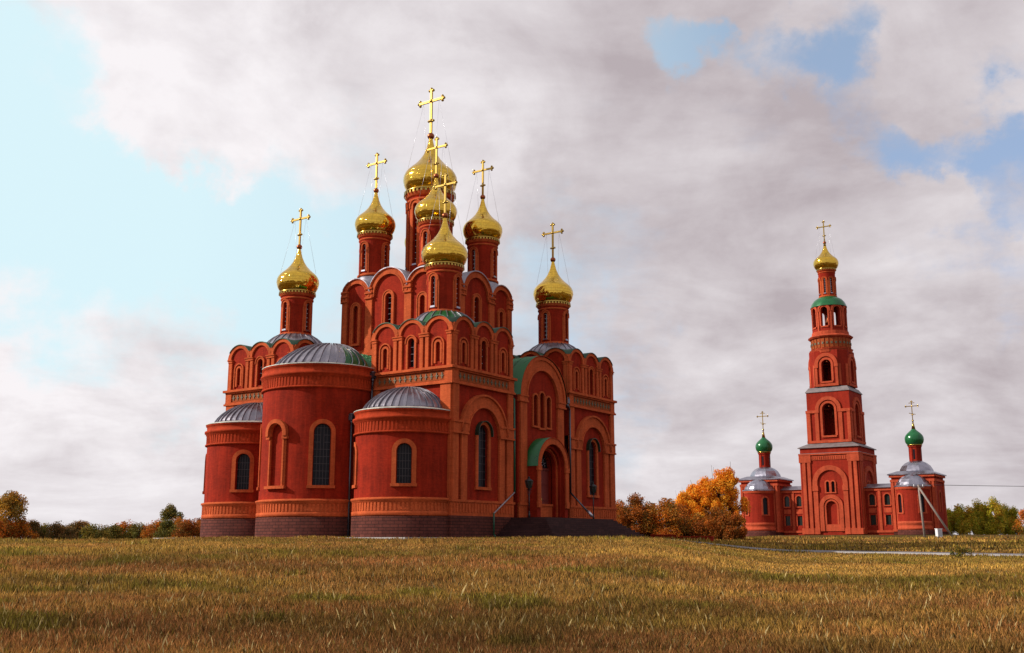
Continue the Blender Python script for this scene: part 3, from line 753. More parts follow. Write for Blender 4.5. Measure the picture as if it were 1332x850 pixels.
ub = g.build('upper_block', M['wall'], cath, G); t2.build('moulding', M['trim'], ub, G); caps.build('gable_caps', M['zinc'], ub, G)
for q, ms in ups: q.build('window', ms, ub, G)
mb = MB(); mb.box(-ub1 + .4, -ub0 - .4, ub0 + .4, ub1 - .4, 21.2, 21.9); mb.lathe([(4.6, 21.9), (4.0, 22.6), (3.0, 23.3), (2.2, 23.6), (0.001, 23.6)], (-CC, CC), 24); mb.build('roof', M['zinc'], ub, G)
for sx in (-1, 1):
    for sy in (-1, 1): cupola(cath, G, -CC + 3.3 * sx, CC + 3.3 * sy, 1.75, 1.29, 23.5, 27.25, 3.3)
for sx in (-1, 1):
    for sy in (-1, 1):
        p = MB(); p.lathe([(1.62, 21.8), (1.58, 22.8), (1.45, 23.3), (1.3, 23.5)], (-CC + 3.3 * sx, CC + 3.3 * sy), 24); p.build('drum_foot', M['zinc'], ub, G)
cupola(cath, G, -CC, CC, 2.36, 1.92, 23.4, 31.15, 4.35, nwin=8, wr=.22, wz=(1.2, 6.6))

# apses
def apse(a, b, R, zt, winds, zband, niche=None):
    """a,b centre; winds = [phi deg], zt eave"""
    cx, cy = -a, b; A0 = R_(-90 - 112); fn = cylmap(cx, cy, R, A0); L = R * R_(224)
    def uu(phi): return R * (R_(-90 - phi) - A0)
    wl = MB(); holes = []
    for phi, r, z0, z1 in winds: holes.append(archpts(uu(phi), r, z0, z1, 12))
    if niche: holes.append(archpts(uu(niche[0]), niche[1], niche[2], niche[3], 12))
    panel(wl, [(0, 3.2), (L, 3.2), (L, zt), (0, zt)], holes, fn, 0, .3, grid=.31)
    if niche:
        # back of the niche follows the wall
        rr, z0, z1 = niche[1:]; c = uu(niche[0]); m = 8
        for i in range(m):
            u0, u1 = c - rr + 2 * rr * i / m, c - rr + 2 * rr * (i + 1) / m
            h0, h1 = (z1 + math.sqrt(max(rr * rr - (u - c) ** 2, 0)) for u in (u0, u1))
            wl.face([fn(u0, z0, -.14), fn(u1, z0, -.14), fn(u1, h1, -.14), fn(u0, h0, -.14)], [(u0, z0), (u1, z0), (u1, h1), (u0, h0)])
    body = wl.build('apse', M['wall'], cath, G)
    tr = MB()
    tc_ = MB()
    def ring(prof, tr=tr): tr.lathe([(R + p, z) for p, z in prof], (cx, cy), 72, A0, A0 + R_(224))
    ring([(0, 3.30), (.14, 3.30), (.14, 3.58), (.08, 3.60), (.08, 4.18), (.14, 4.2), (.14, 4.3), (.22, 4.32), (.22, 4.44), (0, 4.50)])
    zb = zband
    ring([(0, zb), (.16, zb + .04), (.16, zb + .14), (.05, zb + .18), (.05, zb + .82), (.14, zb + .86), (.14, zb + .96), (.24, zb + 1.0), (.24, zb + 1.14), (.08, zb + 1.2), (.08, zt - .14), (.16, zt - .10), (.16, zt), (0, zt)], tc_)
    n = int(L / .27)
    for i in range(n):
        u = (i + .5) * L / n
        slab(tr, u - .075, u + .075, 3.62, 4.16, fn, .06, .12); slab(tc_, u - .07, u + .07, zb + .2, zb + .8, fn, .03, .085)
    tr.build('moulding', M['trim'], body, G); tc_.build('cornice', M['cornice'], body, G)
    pl = MB(); pl.lathe([(R + .14, G - .6), (R + .14, 3.24), (R, 3.3)], (cx, cy), 72, A0, A0 + R_(224)); pl.build('plinth', M['plinth'], body, G)
    for phi, r, z0, z1 in winds: window(cath, uu(phi), r, z0, z1, fn, .30, 0, .3, G, nu=5, dz=.5, bar='grille', pw=.1)
    if niche:
        c = uu(niche[0]); rr, z0, z1 = niche[1:]
        q = MB(); band(q, archpts(c, rr, z0, z1, 12), archpts(c, rr + .12, z0, z1, 12), fn, -.02, .16); band(q, archpts(c, rr + .12, z0, z1, 12), archpts(c, rr + .26, z0, z1, 12), fn, -.02, .08)
        band(q, archpts(c, rr + .08, z1 - .25, z1, 14), archpts(c, rr + .36, z1 - .25, z1, 14), fn, -.02, .34)
        for s_ in (-1, 1): slab(q, c + s_ * (rr + .2) - .2, c + s_ * (rr + .2) + .2, z1 - .45, z1 - .25, fn, -.02, .26)
        slab(q, c - rr - .34, c + rr + .34, z0 - .2, z0, fn, -.02, .28, 5)
        q.build('niche_frame', M['trim'], cath, G)
    # roof: flat brim then ribbed half dome leaning back to the wall
    rf = MB(); cur = lambda t: (cx, cy + (-cy - .1) * max(0, (t - .12) / .88))
    H = (zt + (1.85 if R < 4 else 2.2)); Rb = R * .87
    prof = [(R + .2, zt), (R + .2, zt + .05), (R * .93, zt + .16)] + [(Rb * math.cos(PI / 2 * i / 9), zt + .18 + (H - zt - .18) * math.sin(PI / 2 * i / 9) ** 1.4) for i in range(10)]
    prof[-1] = (0.0001, prof[-1][1])
    nseg = 22
    def pt(k, ang):
        r, z = prof[k]; x, y = cur(k / (len(prof) - 1)); return (x + r * math.cos(ang), min(y + r * math.sin(ang), .12), z)
    for i in range(nseg):
        a0 = R_(-90 - 105) + R_(210) * i / nseg; a1 = a0 + R_(210) / nseg; mid = math.degrees((a0 + a1) / 2)
        rf.cur = 1 if (R > 4 and mid > -22) else 0  # end turned from the sun painted green, grey stands in for sheen
        for k in range(2, len(prof) - 1): rf.face([pt(k, a0), pt(k, a1), pt(k + 1, a1), pt(k + 1, a0)], smooth=True)
        rf.cur = 2
        for k in range(0, 2): rf.face([pt(k, a0), pt(k, a1), pt(k + 1, a1), pt(k + 1, a0)])
        rf.cur = 0
        if i > 0: fin(rf, [pt(k, a0) for k in range(3, len(prof) - 1)], .10, .05)
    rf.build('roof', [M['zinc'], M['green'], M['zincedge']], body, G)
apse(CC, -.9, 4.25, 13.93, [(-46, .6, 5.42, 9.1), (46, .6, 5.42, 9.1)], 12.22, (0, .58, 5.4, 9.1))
apse(3.7, -.35, 3.5, 10.38, [(-38, .51, 5.38, 7.53), (42, .51, 5.38, 7.53)], 8.74)
apse(19.1, -.35, 3.5, 10.38, [(-36, .51, 5.38, 7.53), (55, .51, 5.38, 7.53)], 8.74)

# downspouts
def spout(pts, mat, hopper, r=.07, last=None):
    p = MB()
    for a, b in zip(pts, pts[1:]): p.bar(a, b, r, 8)
    p.obox(hopper, (.17, 0, 0), (0, .17, 0), (0, 0, .2)); p.bar((hopper[0], hopper[1], hopper[2] - .2), (hopper[0], hopper[1], hopper[2] - .5), .14, 8, r)
    p.bar((hopper[0], hopper[1], hopper[2] + .2), (hopper[0], hopper[1], hopper[2] + .28), .2, 8, .2)
    p.build('downspout', M[mat], cath, G)
spout([(-.62, 7.62, 13), (-.62, 7.62, 12.4), (.16, 7.42, 12.0), (.2, 7.42, 5.1)], 'pipe', (-.45, 7.6, 13.1))
spout([(.1, 15.1, 12.6), (.2, 15.35, 12.0), (.2, 15.35, 5.4), (1.6, 15.6, 3.9)], 'pipe2', (.1, 15.1, 12.7))
p = MB(); p.bar((.2, 7.42, 5.15), (.36, 4.55, 3.55), .055, 8); p.build('downspout_elbow', M['pipe3'], cath, G)
p = MB(); p.bar((.36, 4.55, 3.58), (.36, 4.55, 2.1), .06, 8); p.bar((.36, 4.55, 2.12), (.6, 4.4, 1.95), .06, 8); p.build('downspout', M['pipe'], cath, G)
p = MB(); p.bar((1.6, 15.6, 3.95), (1.95, 15.65, 3.55), .12, 8); p.build('downspout_end', M['steel'], cath, G)
spout([(-7.2, -2.1, 10.0), (-7.18, -2.2, 9.7), (-7.18, -2.2, 2.0)], 'pipe2', (-7.2, -2.15, 10.2))
spout([(-6.9, -.35, 13.4), (-7.0, -.35, 12.4), (-7.0, -.35, 11.2)], 'pipe2', (-6.95, -.35, 13.4))

# stepped platform in front of the portal (part of the cathedral)
st = MB(); n = 9
for i in range(n + 1):
    k = n - i; e = .25 * i; z1 = 3.32 - (3.32 - G) * i / n
    if i == 0: st.box(.0, 3.1, 7.0, 17.0, G - .3, 3.32)
    else: st.box(.0, 3.1 + e, 7.0 - e, 17.0 + e, G - .3, z1)
st.build('steps', M['steps'], cath, G)

# ================================================================== BELL TOWER, CHAPELS, WINGS
_r = ray(1116, 587); C2 = Vector((_r.x, _r.y)).normalized() * 150
G2 = 2.42
def at2(a, b): return LW(a, b, G2, C2)
def sq_maps(s):
    return dict(E=planar(s, -s, -1, 0, 0, -1), S=planar(s, -s, 0, 1, 1, 0), N=planar(-s, -s, 0, 1, -1, 0), W=planar(s, s, -1, 0, 0, 1))
tw = empty('bell_tower', tuple(at2(4, 4)), TH, label='tall red brick bell tower with gold onion dome and green kiosk roof', cat='bell tower')
TWM, TTM = M['towerwall'], M['towertrim']
# tier 1
wl, tr = MB(), MB(); s = 4.; Wd = 8.
for k, fn in sq_maps(s).items():
    holes = [archpts(4 + q * .37, .22, 8.2, 9.45, 8) for q in (-1, 1)] + [archpts(4, .75, 3.9, 6.3, 12)]
    panel(wl, [(0, G2 - .6), (Wd, G2 - .6), (Wd, 14.3), (0, 14.3)], holes, fn, 0, .3)
    band(tr, archpts(4, 1.75, 9.0, 9.45, 18), archpts(4, 2.4, 9.0, 9.45, 18), fn, -.03, .22)
    for s_ in (-1, 1):
        u0, u1 = sorted((4 + s_ * 1.75, 4 + s_ * 2.35)); slab(tr, u0, u1, 2.6, 9.0, fn, -.03, .18); slab(tr, u0 - .08, u1 + .08, 8.4, 9.1, fn, -.03, .28); slab(tr, u0 - .06, u1 + .06, 2.6, 3.4, fn, -.03, .26)
        for a in (.25, .95):
            u0, u1 = sorted((4 + s_ * (4 - a), 4 + s_ * (4 - a - .45))); slab(tr, u0, u1, 3.2, 12.3, fn, -.03, .16)
        u0, u1 = sorted((4 + s_ * 4.1, 4 + s_ * 2.5)); slab(tr, u0, u1, 12.3, 13.3, fn, -.03, .2); slab(tr, u0, u1, 2.6, 3.4, fn, -.03, .24)
    slab(tr, 1.5, 6.5, 12.6, 13.2, fn, -.03, .08)
    for i in range(16): slab(tr, 1.7 + i * .3, 1.84 + i * .3, 12.7, 13.1, fn, .06, .14)
    slab(tr, -.1, Wd + .1, 13.3, 13.5, fn, -.03, .24)
    band(tr, archpts(4, 1.05, 3., 6.3, 14), archpts(4, 1.6, 3., 6.3, 14), fn, -.03, .24)
    band(tr, archpts(4, .72, 3.9, 6.3, 14), archpts(4, .95, 3.9, 6.3, 14), fn, -.03, .14)
    slab(tr, 2.9, 5.1, 3.0, 3.9, fn, -.03, .12)
    for q in (-1, 1): band(tr, archpts(4 + q * .37, .22, 8.2, 9.45, 8), archpts(4 + q * .37, .4, 8.2, 9.45, 8), fn, -.03, .13)
    slab(tr, 3.2, 4.8, 8.05, 8.2, fn, -.03, .16)
    pane(wl, archpts(4, .75, 3.9, 6.3, 12), fn, -.25)
t1 = wl.build('tower_base', TWM, tw, G2); tr.build('moulding', TTM, t1, G2)
for k, fn in sq_maps(s).items():
    for q in (-1, 1): w_ = MB(); pane(w_, archpts(4 + q * .37, .22, 8.2, 9.45, 8), fn, -.2); w_.build('window', M['glass'], t1, G2)
e = MB(); 
def frus(mb, s0, z0, s1, z1):
    P = [(-s0, -s0, z0), (s0, -s0, z0), (s0, s0, z0), (-s0, s0, z0)]; Q = [(-s1, -s1, z1), (s1, -s1, z1), (s1, s1, z1), (-s1, s1, z1)]
    for i in range(4): j = (i + 1) % 4; mb.face([P[i], P[j], Q[j], Q[i]])
    mb.face(P[::-1]); mb.face(Q)
e.box(-4.2, 4.2, -4.2, 4.2, 13.5, 13.56); e.box(-4.25, 4.25, -4.25, 4.25, 14.28, 14.36); frus(e, 4.25, 14.362, 3.0, 15.0); e.build('eave_roof', M['eave'], tw, G2)
def belfry_tier(s, z0, z1, zs, r, wz0, chamf=0, name='belfry_tier', bell=True, eave=True, wband=None):
    wl, tr = MB(), MB(); c = s - chamf
    maps = [planar(c, -s, -1, 0, 0, -1), planar(s, -c, 0, 1, 1, 0), planar(-s, -c, 0, 1, -1, 0), planar(c, s, -1, 0, 0, 1)]
    Wd = 2 * c
    for fn in maps:
        panel(wl, [(0, z0), (Wd, z0), (Wd, z1), (0, z1)], [archpts(c, r, wz0, zs, 12)], fn, 0, .7)
        band(tr, archpts(c, r, wz0, zs, 14), archpts(c, r + .3, wz0, zs, 14), fn, -.03, .1)
        band(tr, archpts(c, r + .45, zs - .2, zs, 14), archpts(c, r + .95, zs - .2, zs, 14), fn, -.03, .2)
        slab(tr, -.05, c - r - .45, zs - .45, zs - .05, fn, -.03, .22); slab(tr, c + r + .45, Wd + .05, zs - .45, zs - .05, fn, -.03, .22)
        for s_ in (-1, 1):
            for a, b in ((.0, .45), (1.1, 1.6)) if chamf < .1 else ((.0, .35),):
                u0, u1 = sorted((c + s_ * (c - a), c + s_ * (c - b))); slab(tr, u0, u1, z0 + .1, zs - .4, fn, -.03, .16)
        slab(tr, c - r - .2, c + r + .2, wz0 - .25, wz0, fn, -.03, .2)
        slab(tr, 0, Wd, z0, z0 + .35, fn, -.03, .2)
    if chamf > 0:
        for sx in (-1, 1):
            for sy in (-1, 1):
                a, b = Vector((sx * s, sy * c)), Vector((sx * c, sy * s)); 
                wl.face([(*a, z0), (*b, z0), (*b, z1), (*a, z1)], [(0, z0), (1.4, z0), (1.4, z1), (0, z1)])
                m = (a + b) / 2; d = (b - a) * .3; nn = Vector((sx, sy)).normalized() * .1
                for q in (-1, 1):
                    k0, k1 = m + d * q * 1.55, m + d * q * .8; tr.face([(*(k0 + nn), z0 + .1), (*(k1 + nn), z0 + .1), (*(k1 + nn), zs), (*(k0 + nn), zs)]); tr.face([(*k1, z0 + .1), (*(k1 + nn), z0 + .1), (*(k1 + nn), zs), (*k1, zs)])
    # floor and ceiling keep the inside dark, opening stays see-through
    for z in (wz0 - .3, z1 - .1): wl.face([(-s + .05, -s + .05 + chamf, z), (-s + .05 + chamf, -s + .05, z), (s - .05 - chamf, -s + .05, z), (s - .05, -s + .05 + chamf, z), (s - .05, s - .05 - chamf, z), (s - .05 - chamf, s - .05, z), (-s + .05 + chamf, s - .05, z), (-s + .05, s - .05 - chamf, z)])
    for fn in maps: # inner faces of the piers
        panel(wl, [(.3, z0), (Wd - .3, z0), (Wd - .3, z1), (.3, z1)], [archpts(c, r, wz0, zs, 12)], fn, -.7, 0)
    t = wl.build(name, TWM, tw, G2); tr.build('moulding', TTM, t, G2)
    if bell:
        b = MB(); zb = zs + .1; q = r * .95
        b.lathe([(.001, zb + .3), (q * .3, zb + .28), (q * .42, zb), (q * .5, zb - q * .6), (q * .72, zb - q * 1.1), (q * .8, zb - q * 1.2)], (0, 0), 20)
        b.bar((-s + .3, 0, zb + .35), (s - .3, 0, zb + .35), .1, 6); b.bar((0, -s + .3, zb + .36), (0, s - .3, zb + .36), .1, 6)
        b.build('bell', M['copper'], t, G2)
    return t
belfry_tier(3.0, 15.0, 22.1, 19.65, .85, 16.0)
e = MB(); e.box(-3.12, 3.12, -3.12, 3.12, 22.1, 22.18); frus(e, 3.12, 22.182, 2.7, 22.8); e.build('eave_roof', M['eave'], tw, G2)
belfry_tier(2.72, 22.9, 28.0, 26.0, .68, 23.6, 1.1)
oc = MB()
def octa(mb, r, z0, r1, z1, n=16, a=PI / 16): mb.lathe([(.001, z0), (r, z0), (r1, z1), (.001, z1)], (0, 0), n, a, a + 2 * PI, smooth=False)
octa(oc, 2.85, 27.75, 2.95, 28.1); octa(oc, 2.95, 28.1, 3.05, 28.25); octa(oc, 2.7, 28.25, 2.7, 29.9); octa(oc, 2.95, 29.9, 3.15, 30.1); octa(oc, 3.1, 30.1, 2.8, 30.35); octa(oc, 2.6, 30.35, 2.55, 30.9)
oc.build('cornice_drum', TTM, tw, G2)
fr = MB(); fnf = cylmap(0, 0, 2.7, 0); 
for i in range(28): u = (i + .5) * 2 * PI * 2.7 / 28; fr.cur = 0; slab(fr, u - .22, u + .22, 28.45, 29.75, fnf, -.03, .06); fr.cur = 1; slab(fr, u - .12, u + .12, 28.95, 29.25, fnf, .05, .12)
fr.build('frieze', [M['frieze'], M['tile']], tw, G2)
# open kiosk
kw, kt = MB(), MB(); rk = 2.3; fnk = cylmap(0, 0, rk, -PI / 2 - PI / 8); U = 2 * PI * rk
hs = [archpts(U * (i + .5) / 8, .48, 31.6, 33.9, 10) for i in range(8)]
panel(kw, [(0, 30.8), (U, 30.8), (U, 34.9), (0, 34.9)], hs, fnk, 0, .45, grid=U / 48)
panel(kw, [(0, 30.8), (U, 30.8), (U, 34.9), (0, 34.9)], hs, fnk, -.45, 0, grid=U / 48)
kk = kw.build('kiosk', TWM, tw, G2)
for i in range(8):
    u = U * (i + .5) / 8; band(kt, archpts(u, .48, 31.6, 33.9, 10), archpts(u, .68, 31.6, 33.9, 10), fnk, -.02, .1); band(kt, archpts(u, .66, 33.7, 33.9, 10), archpts(u, .86, 33.7, 33.9, 10), fnk, -.02, .18)
    slab(kt, u - .5, u + .5, 31.4, 31.6, fnk, -.02, .16); u = U * i / 8; slab(kt, u - .12, u + .12, 30.9, 33.8, fnk, -.02, .14)
kt.build('moulding', TTM, kk, G2)
kb = MB(); kb.bar((0, 0, 31), (0, 0, 34.6), .06, 6); kb.lathe([(.001, 33.6), (.3, 33.5), (.4, 33), (.6, 32.5), (.65, 32.4)], (0, 0), 16); kb.build('bell', M['copper'], kk, G2)
e = MB(); e.lathe([(2.55, 34.55), (2.5, 34.7), (2.3, 35.2), (1.95, 35.65), (1.5, 35.95), (1.2, 36.1)], (0, 0), 32); e.build('kiosk_roof', M['greendome'], tw, G2)
cupT = cupola(tw, G2, 0, 0, 1.78, 1.18, 36.1, 40.2, 3.2, nwin=8, wr=.16, wz=(.5, 2.7))
e = MB(); e.bar((0, 0, 43.6), (0, 0, 44.9), .22, 10, .09); e.build('spire_sleeve', M['goldp'], tw, G2)

def chapel(a, b, label):
    o = empty('gate_chapel', tuple(at2(a, b)), TH, label=label, cat='chapel', group='small chapels beside the bell tower')
    s = 2.68; wl, tr = MB(), MB()
    for k, fn in sq_maps(s).items():
        hh = [archpts(s, .42, 5.4, 7.6, 10)] if k != 'E' else []
        panel(wl, [(0, G2 - .6), (2 * s, G2 - .6), (2 * s, 10.2), (0, 10.2)], hh, fn, 0, .2)
        for s_ in (-1, 1):
            u0, u1 = sorted((s + s_ * s, s + s_ * (s - .28))); slab(tr, u0, u1, 3.0, 9.3, fn, -.03, .12)
            u0, u1 = sorted((s + s_ * (s - .42), s + s_ * (s - .66))); slab(tr, u0, u1, 3.0, 9.3, fn, -.03, .12)
        slab(tr, -.1, 2 * s + .1, 9.3, 9.6, fn, -.03, .16); slab(tr, -.15, 2 * s + .15, 9.9, 10.2, fn, -.03, .26); slab(tr, -.05, 2 * s + .05, 2.9, 3.2, fn, -.03, .2)
        if k != 'E': band(tr, archpts(s, .42, 5.4, 7.6, 10), archpts(s, .68, 5.4, 7.6, 10), fn, -.03, .1)
    bd = wl.build('chapel_wall', TWM, o, G2); tr.build('moulding', TTM, bd, G2)
    for k, fn in sq_maps(s).items():
        if k != 'E': q = MB(); pane(q, archpts(s, .42, 5.4, 7.6, 10), fn, -.15); q.build('window', M['glass'], bd, G2)
    rf = MB(); frus(rf, s + .4, 10.2, s + .4, 10.32); frus(rf, s + .4, 10.322, 2.0, 10.75)
    for i in range(8):
        a0 = PI / 8 + PI / 4 * i; rf.lathe([(2.2, 10.6), (2.1, 11.0), (1.8, 11.5), (1.4, 11.85), (.85, 12.1)], (0, 0), 1, a0, a0 + PI / 4, smooth=False)
    rf.build('roof', M['zincb'], bd, G2)
    # round apse
    ap = MB(); fn = cylmap(0, -2.5, 2.12, R_(180)); L = 2.12 * PI
    hs = [archpts(2.12 * R_(q), .34, 5.3, 7.3, 10) for q in (40, 90 + 42, 86)][:2]
    hs = [archpts(2.12 * R_(q), .34, 5.3, 7.3, 10) for q in (50, 130)]
    panel(ap, [(0, 3.1), (L, 3.1), (L, 8.6), (0, 8.6)], hs, fn, 0, .2, grid=.25); a_ = ap.build('apse', TWM, o, G2)
    tr = MB()
    tr.lathe([(2.12 + p, z) for p, z in [(0, 8.2), (.1, 8.25), (.1, 8.35), (.18, 8.45), (.18, 8.6), (0, 8.62)]], (0, -2.5), 32, PI, 2 * PI)
    tr.lathe([(2.12 + p, z) for p, z in [(0, 3.1), (.14, 3.1), (.14, 3.4), (.06, 3.45), (.06, 3.8), (.12, 3.85), (.12, 4.1), (0, 4.2)]], (0, -2.5), 32, PI, 2 * PI)
    for q in (50, 130): u = 2.12 * R_(q); band(tr, archpts(u, .34, 5.3, 7.3, 10), archpts(u, .56, 5.3, 7.3, 10), fn, -.02, .09); slab(tr, u - .56, u + .56, 5.15, 5.3, fn, -.02, .14)
    tr.build('moulding', TTM, a_, G2)
    pl = MB(); pl.lathe([(2.28, G2 - .6), (2.28, 3.08), (2.1, 3.1)], (0, -2.5), 32, PI, 2 * PI); pl.box(-s - .1, s + .1, -s - .1, s + .1, G2 - .6, 2.9); pl.build('plinth', M['plinth'], bd, G2)
    for q in (50, 130): u = 2.12 * R_(q); q_ = MB(); pane(q_, archpts(u, .34, 5.3, 7.3, 10), fn, -.15); q_.build('window', M['glass'], a_, G2)
    rf = MB(); rf.lathe([(2.4, 8.62), (2.4, 8.72)], (0, -2.5), 32, PI, 2 * PI)
    for i in range(10):
        a0 = PI + PI * i / 10; rf.lathe([(2.4, 8.72), (2.15, 8.85), (2.0, 9.2), (1.72, 9.6), (1.3, 9.95), (.7, 10.2), (.001, 10.28)], (0, -2.5), 1, a0, a0 + PI / 10, smooth=False)
    rf.build('roof', M['zincb'], a_, G2)
    # little drum with green onion dome
    dr = MB(); dr.lathe([(.76, 11.9), (.76, 13.9), (.86, 13.95), (.92, 14.15), (.5, 14.2)], (0, 0), 8, PI / 8, PI / 8 + 2 * PI, smooth=False)
    for i in range(8):
        a0 = PI / 4 * i; c_, s__ = math.cos(a0 + PI / 8), math.sin(a0 + PI / 8); dr.obox((c_ * .76, s__ * .76, 12.9), (c_ * .05, s__ * .05, 0), (-s__ * .07, c_ * .07, 0), (0, 0, 1.0))
    d_ = dr.build('drum', TWM, o, G2)
    w4 = 0
    for i in range(4):
        a0 = PI / 2 * i; c_, s__ = math.cos(a0), math.sin(a0); q = MB(); q.obox((c_ * .70, s__ * .70, 13.0), (c_ * .02, s__ * .02, 0), (-s__ * .12, c_ * .12, 0), (0, 0, .65)); q.build('window', M['glass'], d_, G2)
    g_ = MB(); g_.lathe([(.6, 14.18), (.96, 14.2), (.98, 14.28), (.9, 14.32)], (0, 0), 24); g_.build('gold_collar', M['goldp'], d_, G2)
    R = 1.22; zz = 14.3
    dm = MB(); dm.lathe([(r * R, zz + h * R) for h, r in [(0, .74), (.12, .86), (.3, .95), (.55, 1.0), (.8, .98), (1.05, .87), (1.25, .70), (1.45, .47), (1.6, .30), (1.72, .2)]], (0, 0), 28); dm.build('onion_dome', M['greendome'], d_, G2)
    sp_ = MB(); sp_.bar((0, 0, zz + 1.65 * R), (0, 0, zz + 2.55 * R), .27, 12, .07); sp_.sphere((0, 0, zz + 2.65 * R), .15, 10, 6); sp_.build('gold_spire', M['goldp'], d_, G2)
    cross_mesh(2.7, zz + 2.7 * R, .05, orth=True).build('cross', M['goldp'], d_, G2)
    return o
chapel(14.2, 2.75, 'small red chapel with green onion dome left of the bell tower, beside the orange trees')
chapel(-6.75, 2.75, 'small red chapel with green onion dome right of the bell tower, behind the braced pole')

def wing(a0, a1, label):
    o = empty('connecting_wing', tuple(at2(a0, 1.3)), TH, label=label, cat='wing', group='low wings linking tower and chapels')
    L = a1 - a0; fn = planar(0, 0, -1, 0, 0, -1); fb = planar(0, 3.2, -1, 0, 0, 1)
    wl, tr = MB(), MB(); cs = [L * .26, L * .74]; allw = []
    for f in (fn, fb):
        hs = [archpts(c, .36, 6.4, 7.5, 8) for c in cs] + [[(c - .36, 3.8), (c - .36, 5.1), (c + .36, 5.1), (c + .36, 3.8)] for c in cs]
        panel(wl, [(-.2, G2 - .6), (L + .2, G2 - .6), (L + .2, 8.7), (-.2, 8.7)], hs, f, 0, .2)
        for c in cs:
            band(tr, archpts(c, .36, 6.4, 7.5, 8), archpts(c, .54, 6.4, 7.5, 8), f, -.02, .08); slab(tr, c - .5, c + .5, 6.25, 6.4, f, -.02, .14); slab(tr, c - .5, c + .5, 5.4, 6.0, f, -.02, .06)
            slab(tr, c - .5, c - .36, 3.7, 5.2, f, -.02, .07); slab(tr, c + .36, c + .5, 3.7, 5.2, f, -.02, .07)
        for u in (0, L / 2, L): slab(tr, u - .18, u + .18, 3.0, 8.3, f, -.02, .1)
        slab(tr, 0, L, 8.3, 8.7, f, -.02, .14); slab(tr, 0, L, 2.8, 3.1, f, -.02, .14)
        for c in cs: allw.append((archpts(c, .36, 6.4, 7.5, 8), f)); allw.append(([(c - .36, 3.8), (c - .36, 5.1), (c + .36, 5.1), (c + .36, 3.8)], f))
    b = wl.build('wing_wall', TWM, o, G2); tr.build('moulding', TTM, b, G2)
    for p_, f in allw: q = MB(); pane(q, p_, f, -.15); q.build('window', M['lampglass'], b, G2)
    rf = MB(); P = [(.2, -.35, 8.72), (-L - .2, -.35, 8.72), (-L - .2, 1.6, 9.3), (.2, 1.6, 9.3)]; rf.face(P); rf.face([(x, 3.2 - y, z) for x, y, z in P]); rf.box(-L - .2, .2, -.35, 3.55, 8.7, 8.718); rf.build('roof', M['zinc'], b, G2)
wing(8.0, 11.6, 'low red brick wing between the bell tower and the left chapel')
wing(-4.15, 0.0, 'low red brick wing between the bell tower and the right chapel')

# ================================================================== GROUND
def make_ground():
    ys = np.concatenate([np.arange(-40, 0, 8.), np.arange(0, 100, 1.), np.arange(100, 200, 4.), np.arange(200, 600, 40.), np.array([600, 800, 1200, 2000, 3000, 4000.])])
    xs = np.concatenate([-np.array([3000, 2000, 1200, 800, 500, 300, 200, 160.]), np.arange(-130, 130.1, 2.), np.array([160, 200, 300, 500, 800, 1200, 2000, 3000.])])
    v = []
    for y in ys:
        for x in xs:
            z = ground_z(x, y)
            v.append((x, y, z))
    nx = len(xs); f = [(j * nx + i, j * nx + i + 1, (j + 1) * nx + i + 1, (j + 1) * nx + i) for j in range(len(ys) - 1) for i in range(nx - 1)]
    me = bpy.data.meshes.new('ground'); me.from_pydata(v, [], f); me.materials.append(M['ground']); me.polygons.foreach_set('use_smooth', [True] * len(f)); me.update()
    o = bpy.data.objects.new('ground', me); COL.objects.link(o); tag(o, kind='structure')
make_ground()
def gpt(x, y, d): # point of the pixel's azimuth at ground distance d
    r = ray(x, y); h = Vector((r.x, r.y)).normalized() * d; return h
def ribbon(name, pts, w, mat, lift, thick=.0):
    mb = MB(); P = [Vector(p) for p in pts]
    # resample
    Q = []
    for a, b in zip(P, P[1:]):
        n = max(1, int((b - a).length / 1.0)); Q += [a + (b - a) * i / n for i in range(n)]
    Q.append(P[-1]); L = []
    for i, q in enumerate(Q):
        t = (Q[min(i + 1, len(Q) - 1)] - Q[max(i - 1, 0)]).normalized(); n = Vector((-t.y, t.x))
        a, b = q + n * w / 2, q - n * w / 2
        L.append(((a.x, a.y, ground_z(a.x, a.y) + lift), (b.x, b.y, ground_z(b.x, b.y) + lift)))
    for (a, b), (c, d) in zip(L, L[1:]):
        mb.face([a, b, d, c])
        if thick:
            for p, q in ((a, c), (b, d)): mb.face([p, q, (q[0], q[1], q[2] - thick), (p[0], p[1], p[2] - thick)])
    o = mb.build(name, mat); tag(o, kind='structure'); return o
road_c = [gpt(815, 704, 86), gpt(860, 706, 85), gpt(905, 708, 83.5), gpt(960, 711, 82), gpt(1050, 715, 80), gpt(1150, 719, 77.5), gpt(1250, 723, 75), gpt(1340, 726, 73), gpt(1500, 730, 69)]
ribbon('road', road_c, 3.8, M['road'], .05)
ribbon('kerb', [p - p.normalized() * 2.1 for p in road_c], .28, M['concrete'], .11, .3)
# paved strip round the church foot
pv = MB()
def strip(pts, w=1.3):
    for (a, b), (c, d) in zip(pts, pts[1:]):
        pass
for (x0, x1, y0, y1) in ((-23.4, 1.0, -5.9, 23.6),):
    P = [LW(-x, y, G + .03) for x, y in ((x0, y0), (x1, y0), (x1, y1), (x0, y1))]; Q = [Vector((p.x, p.y, G - .3)) for p in P]
    pv.face(P)
    for i in range(4): j = (i + 1) % 4; pv.face([Q[i], Q[j], P[j], P[i]])
tag(pv.build('pavement', M['concrete']), kind='structure')

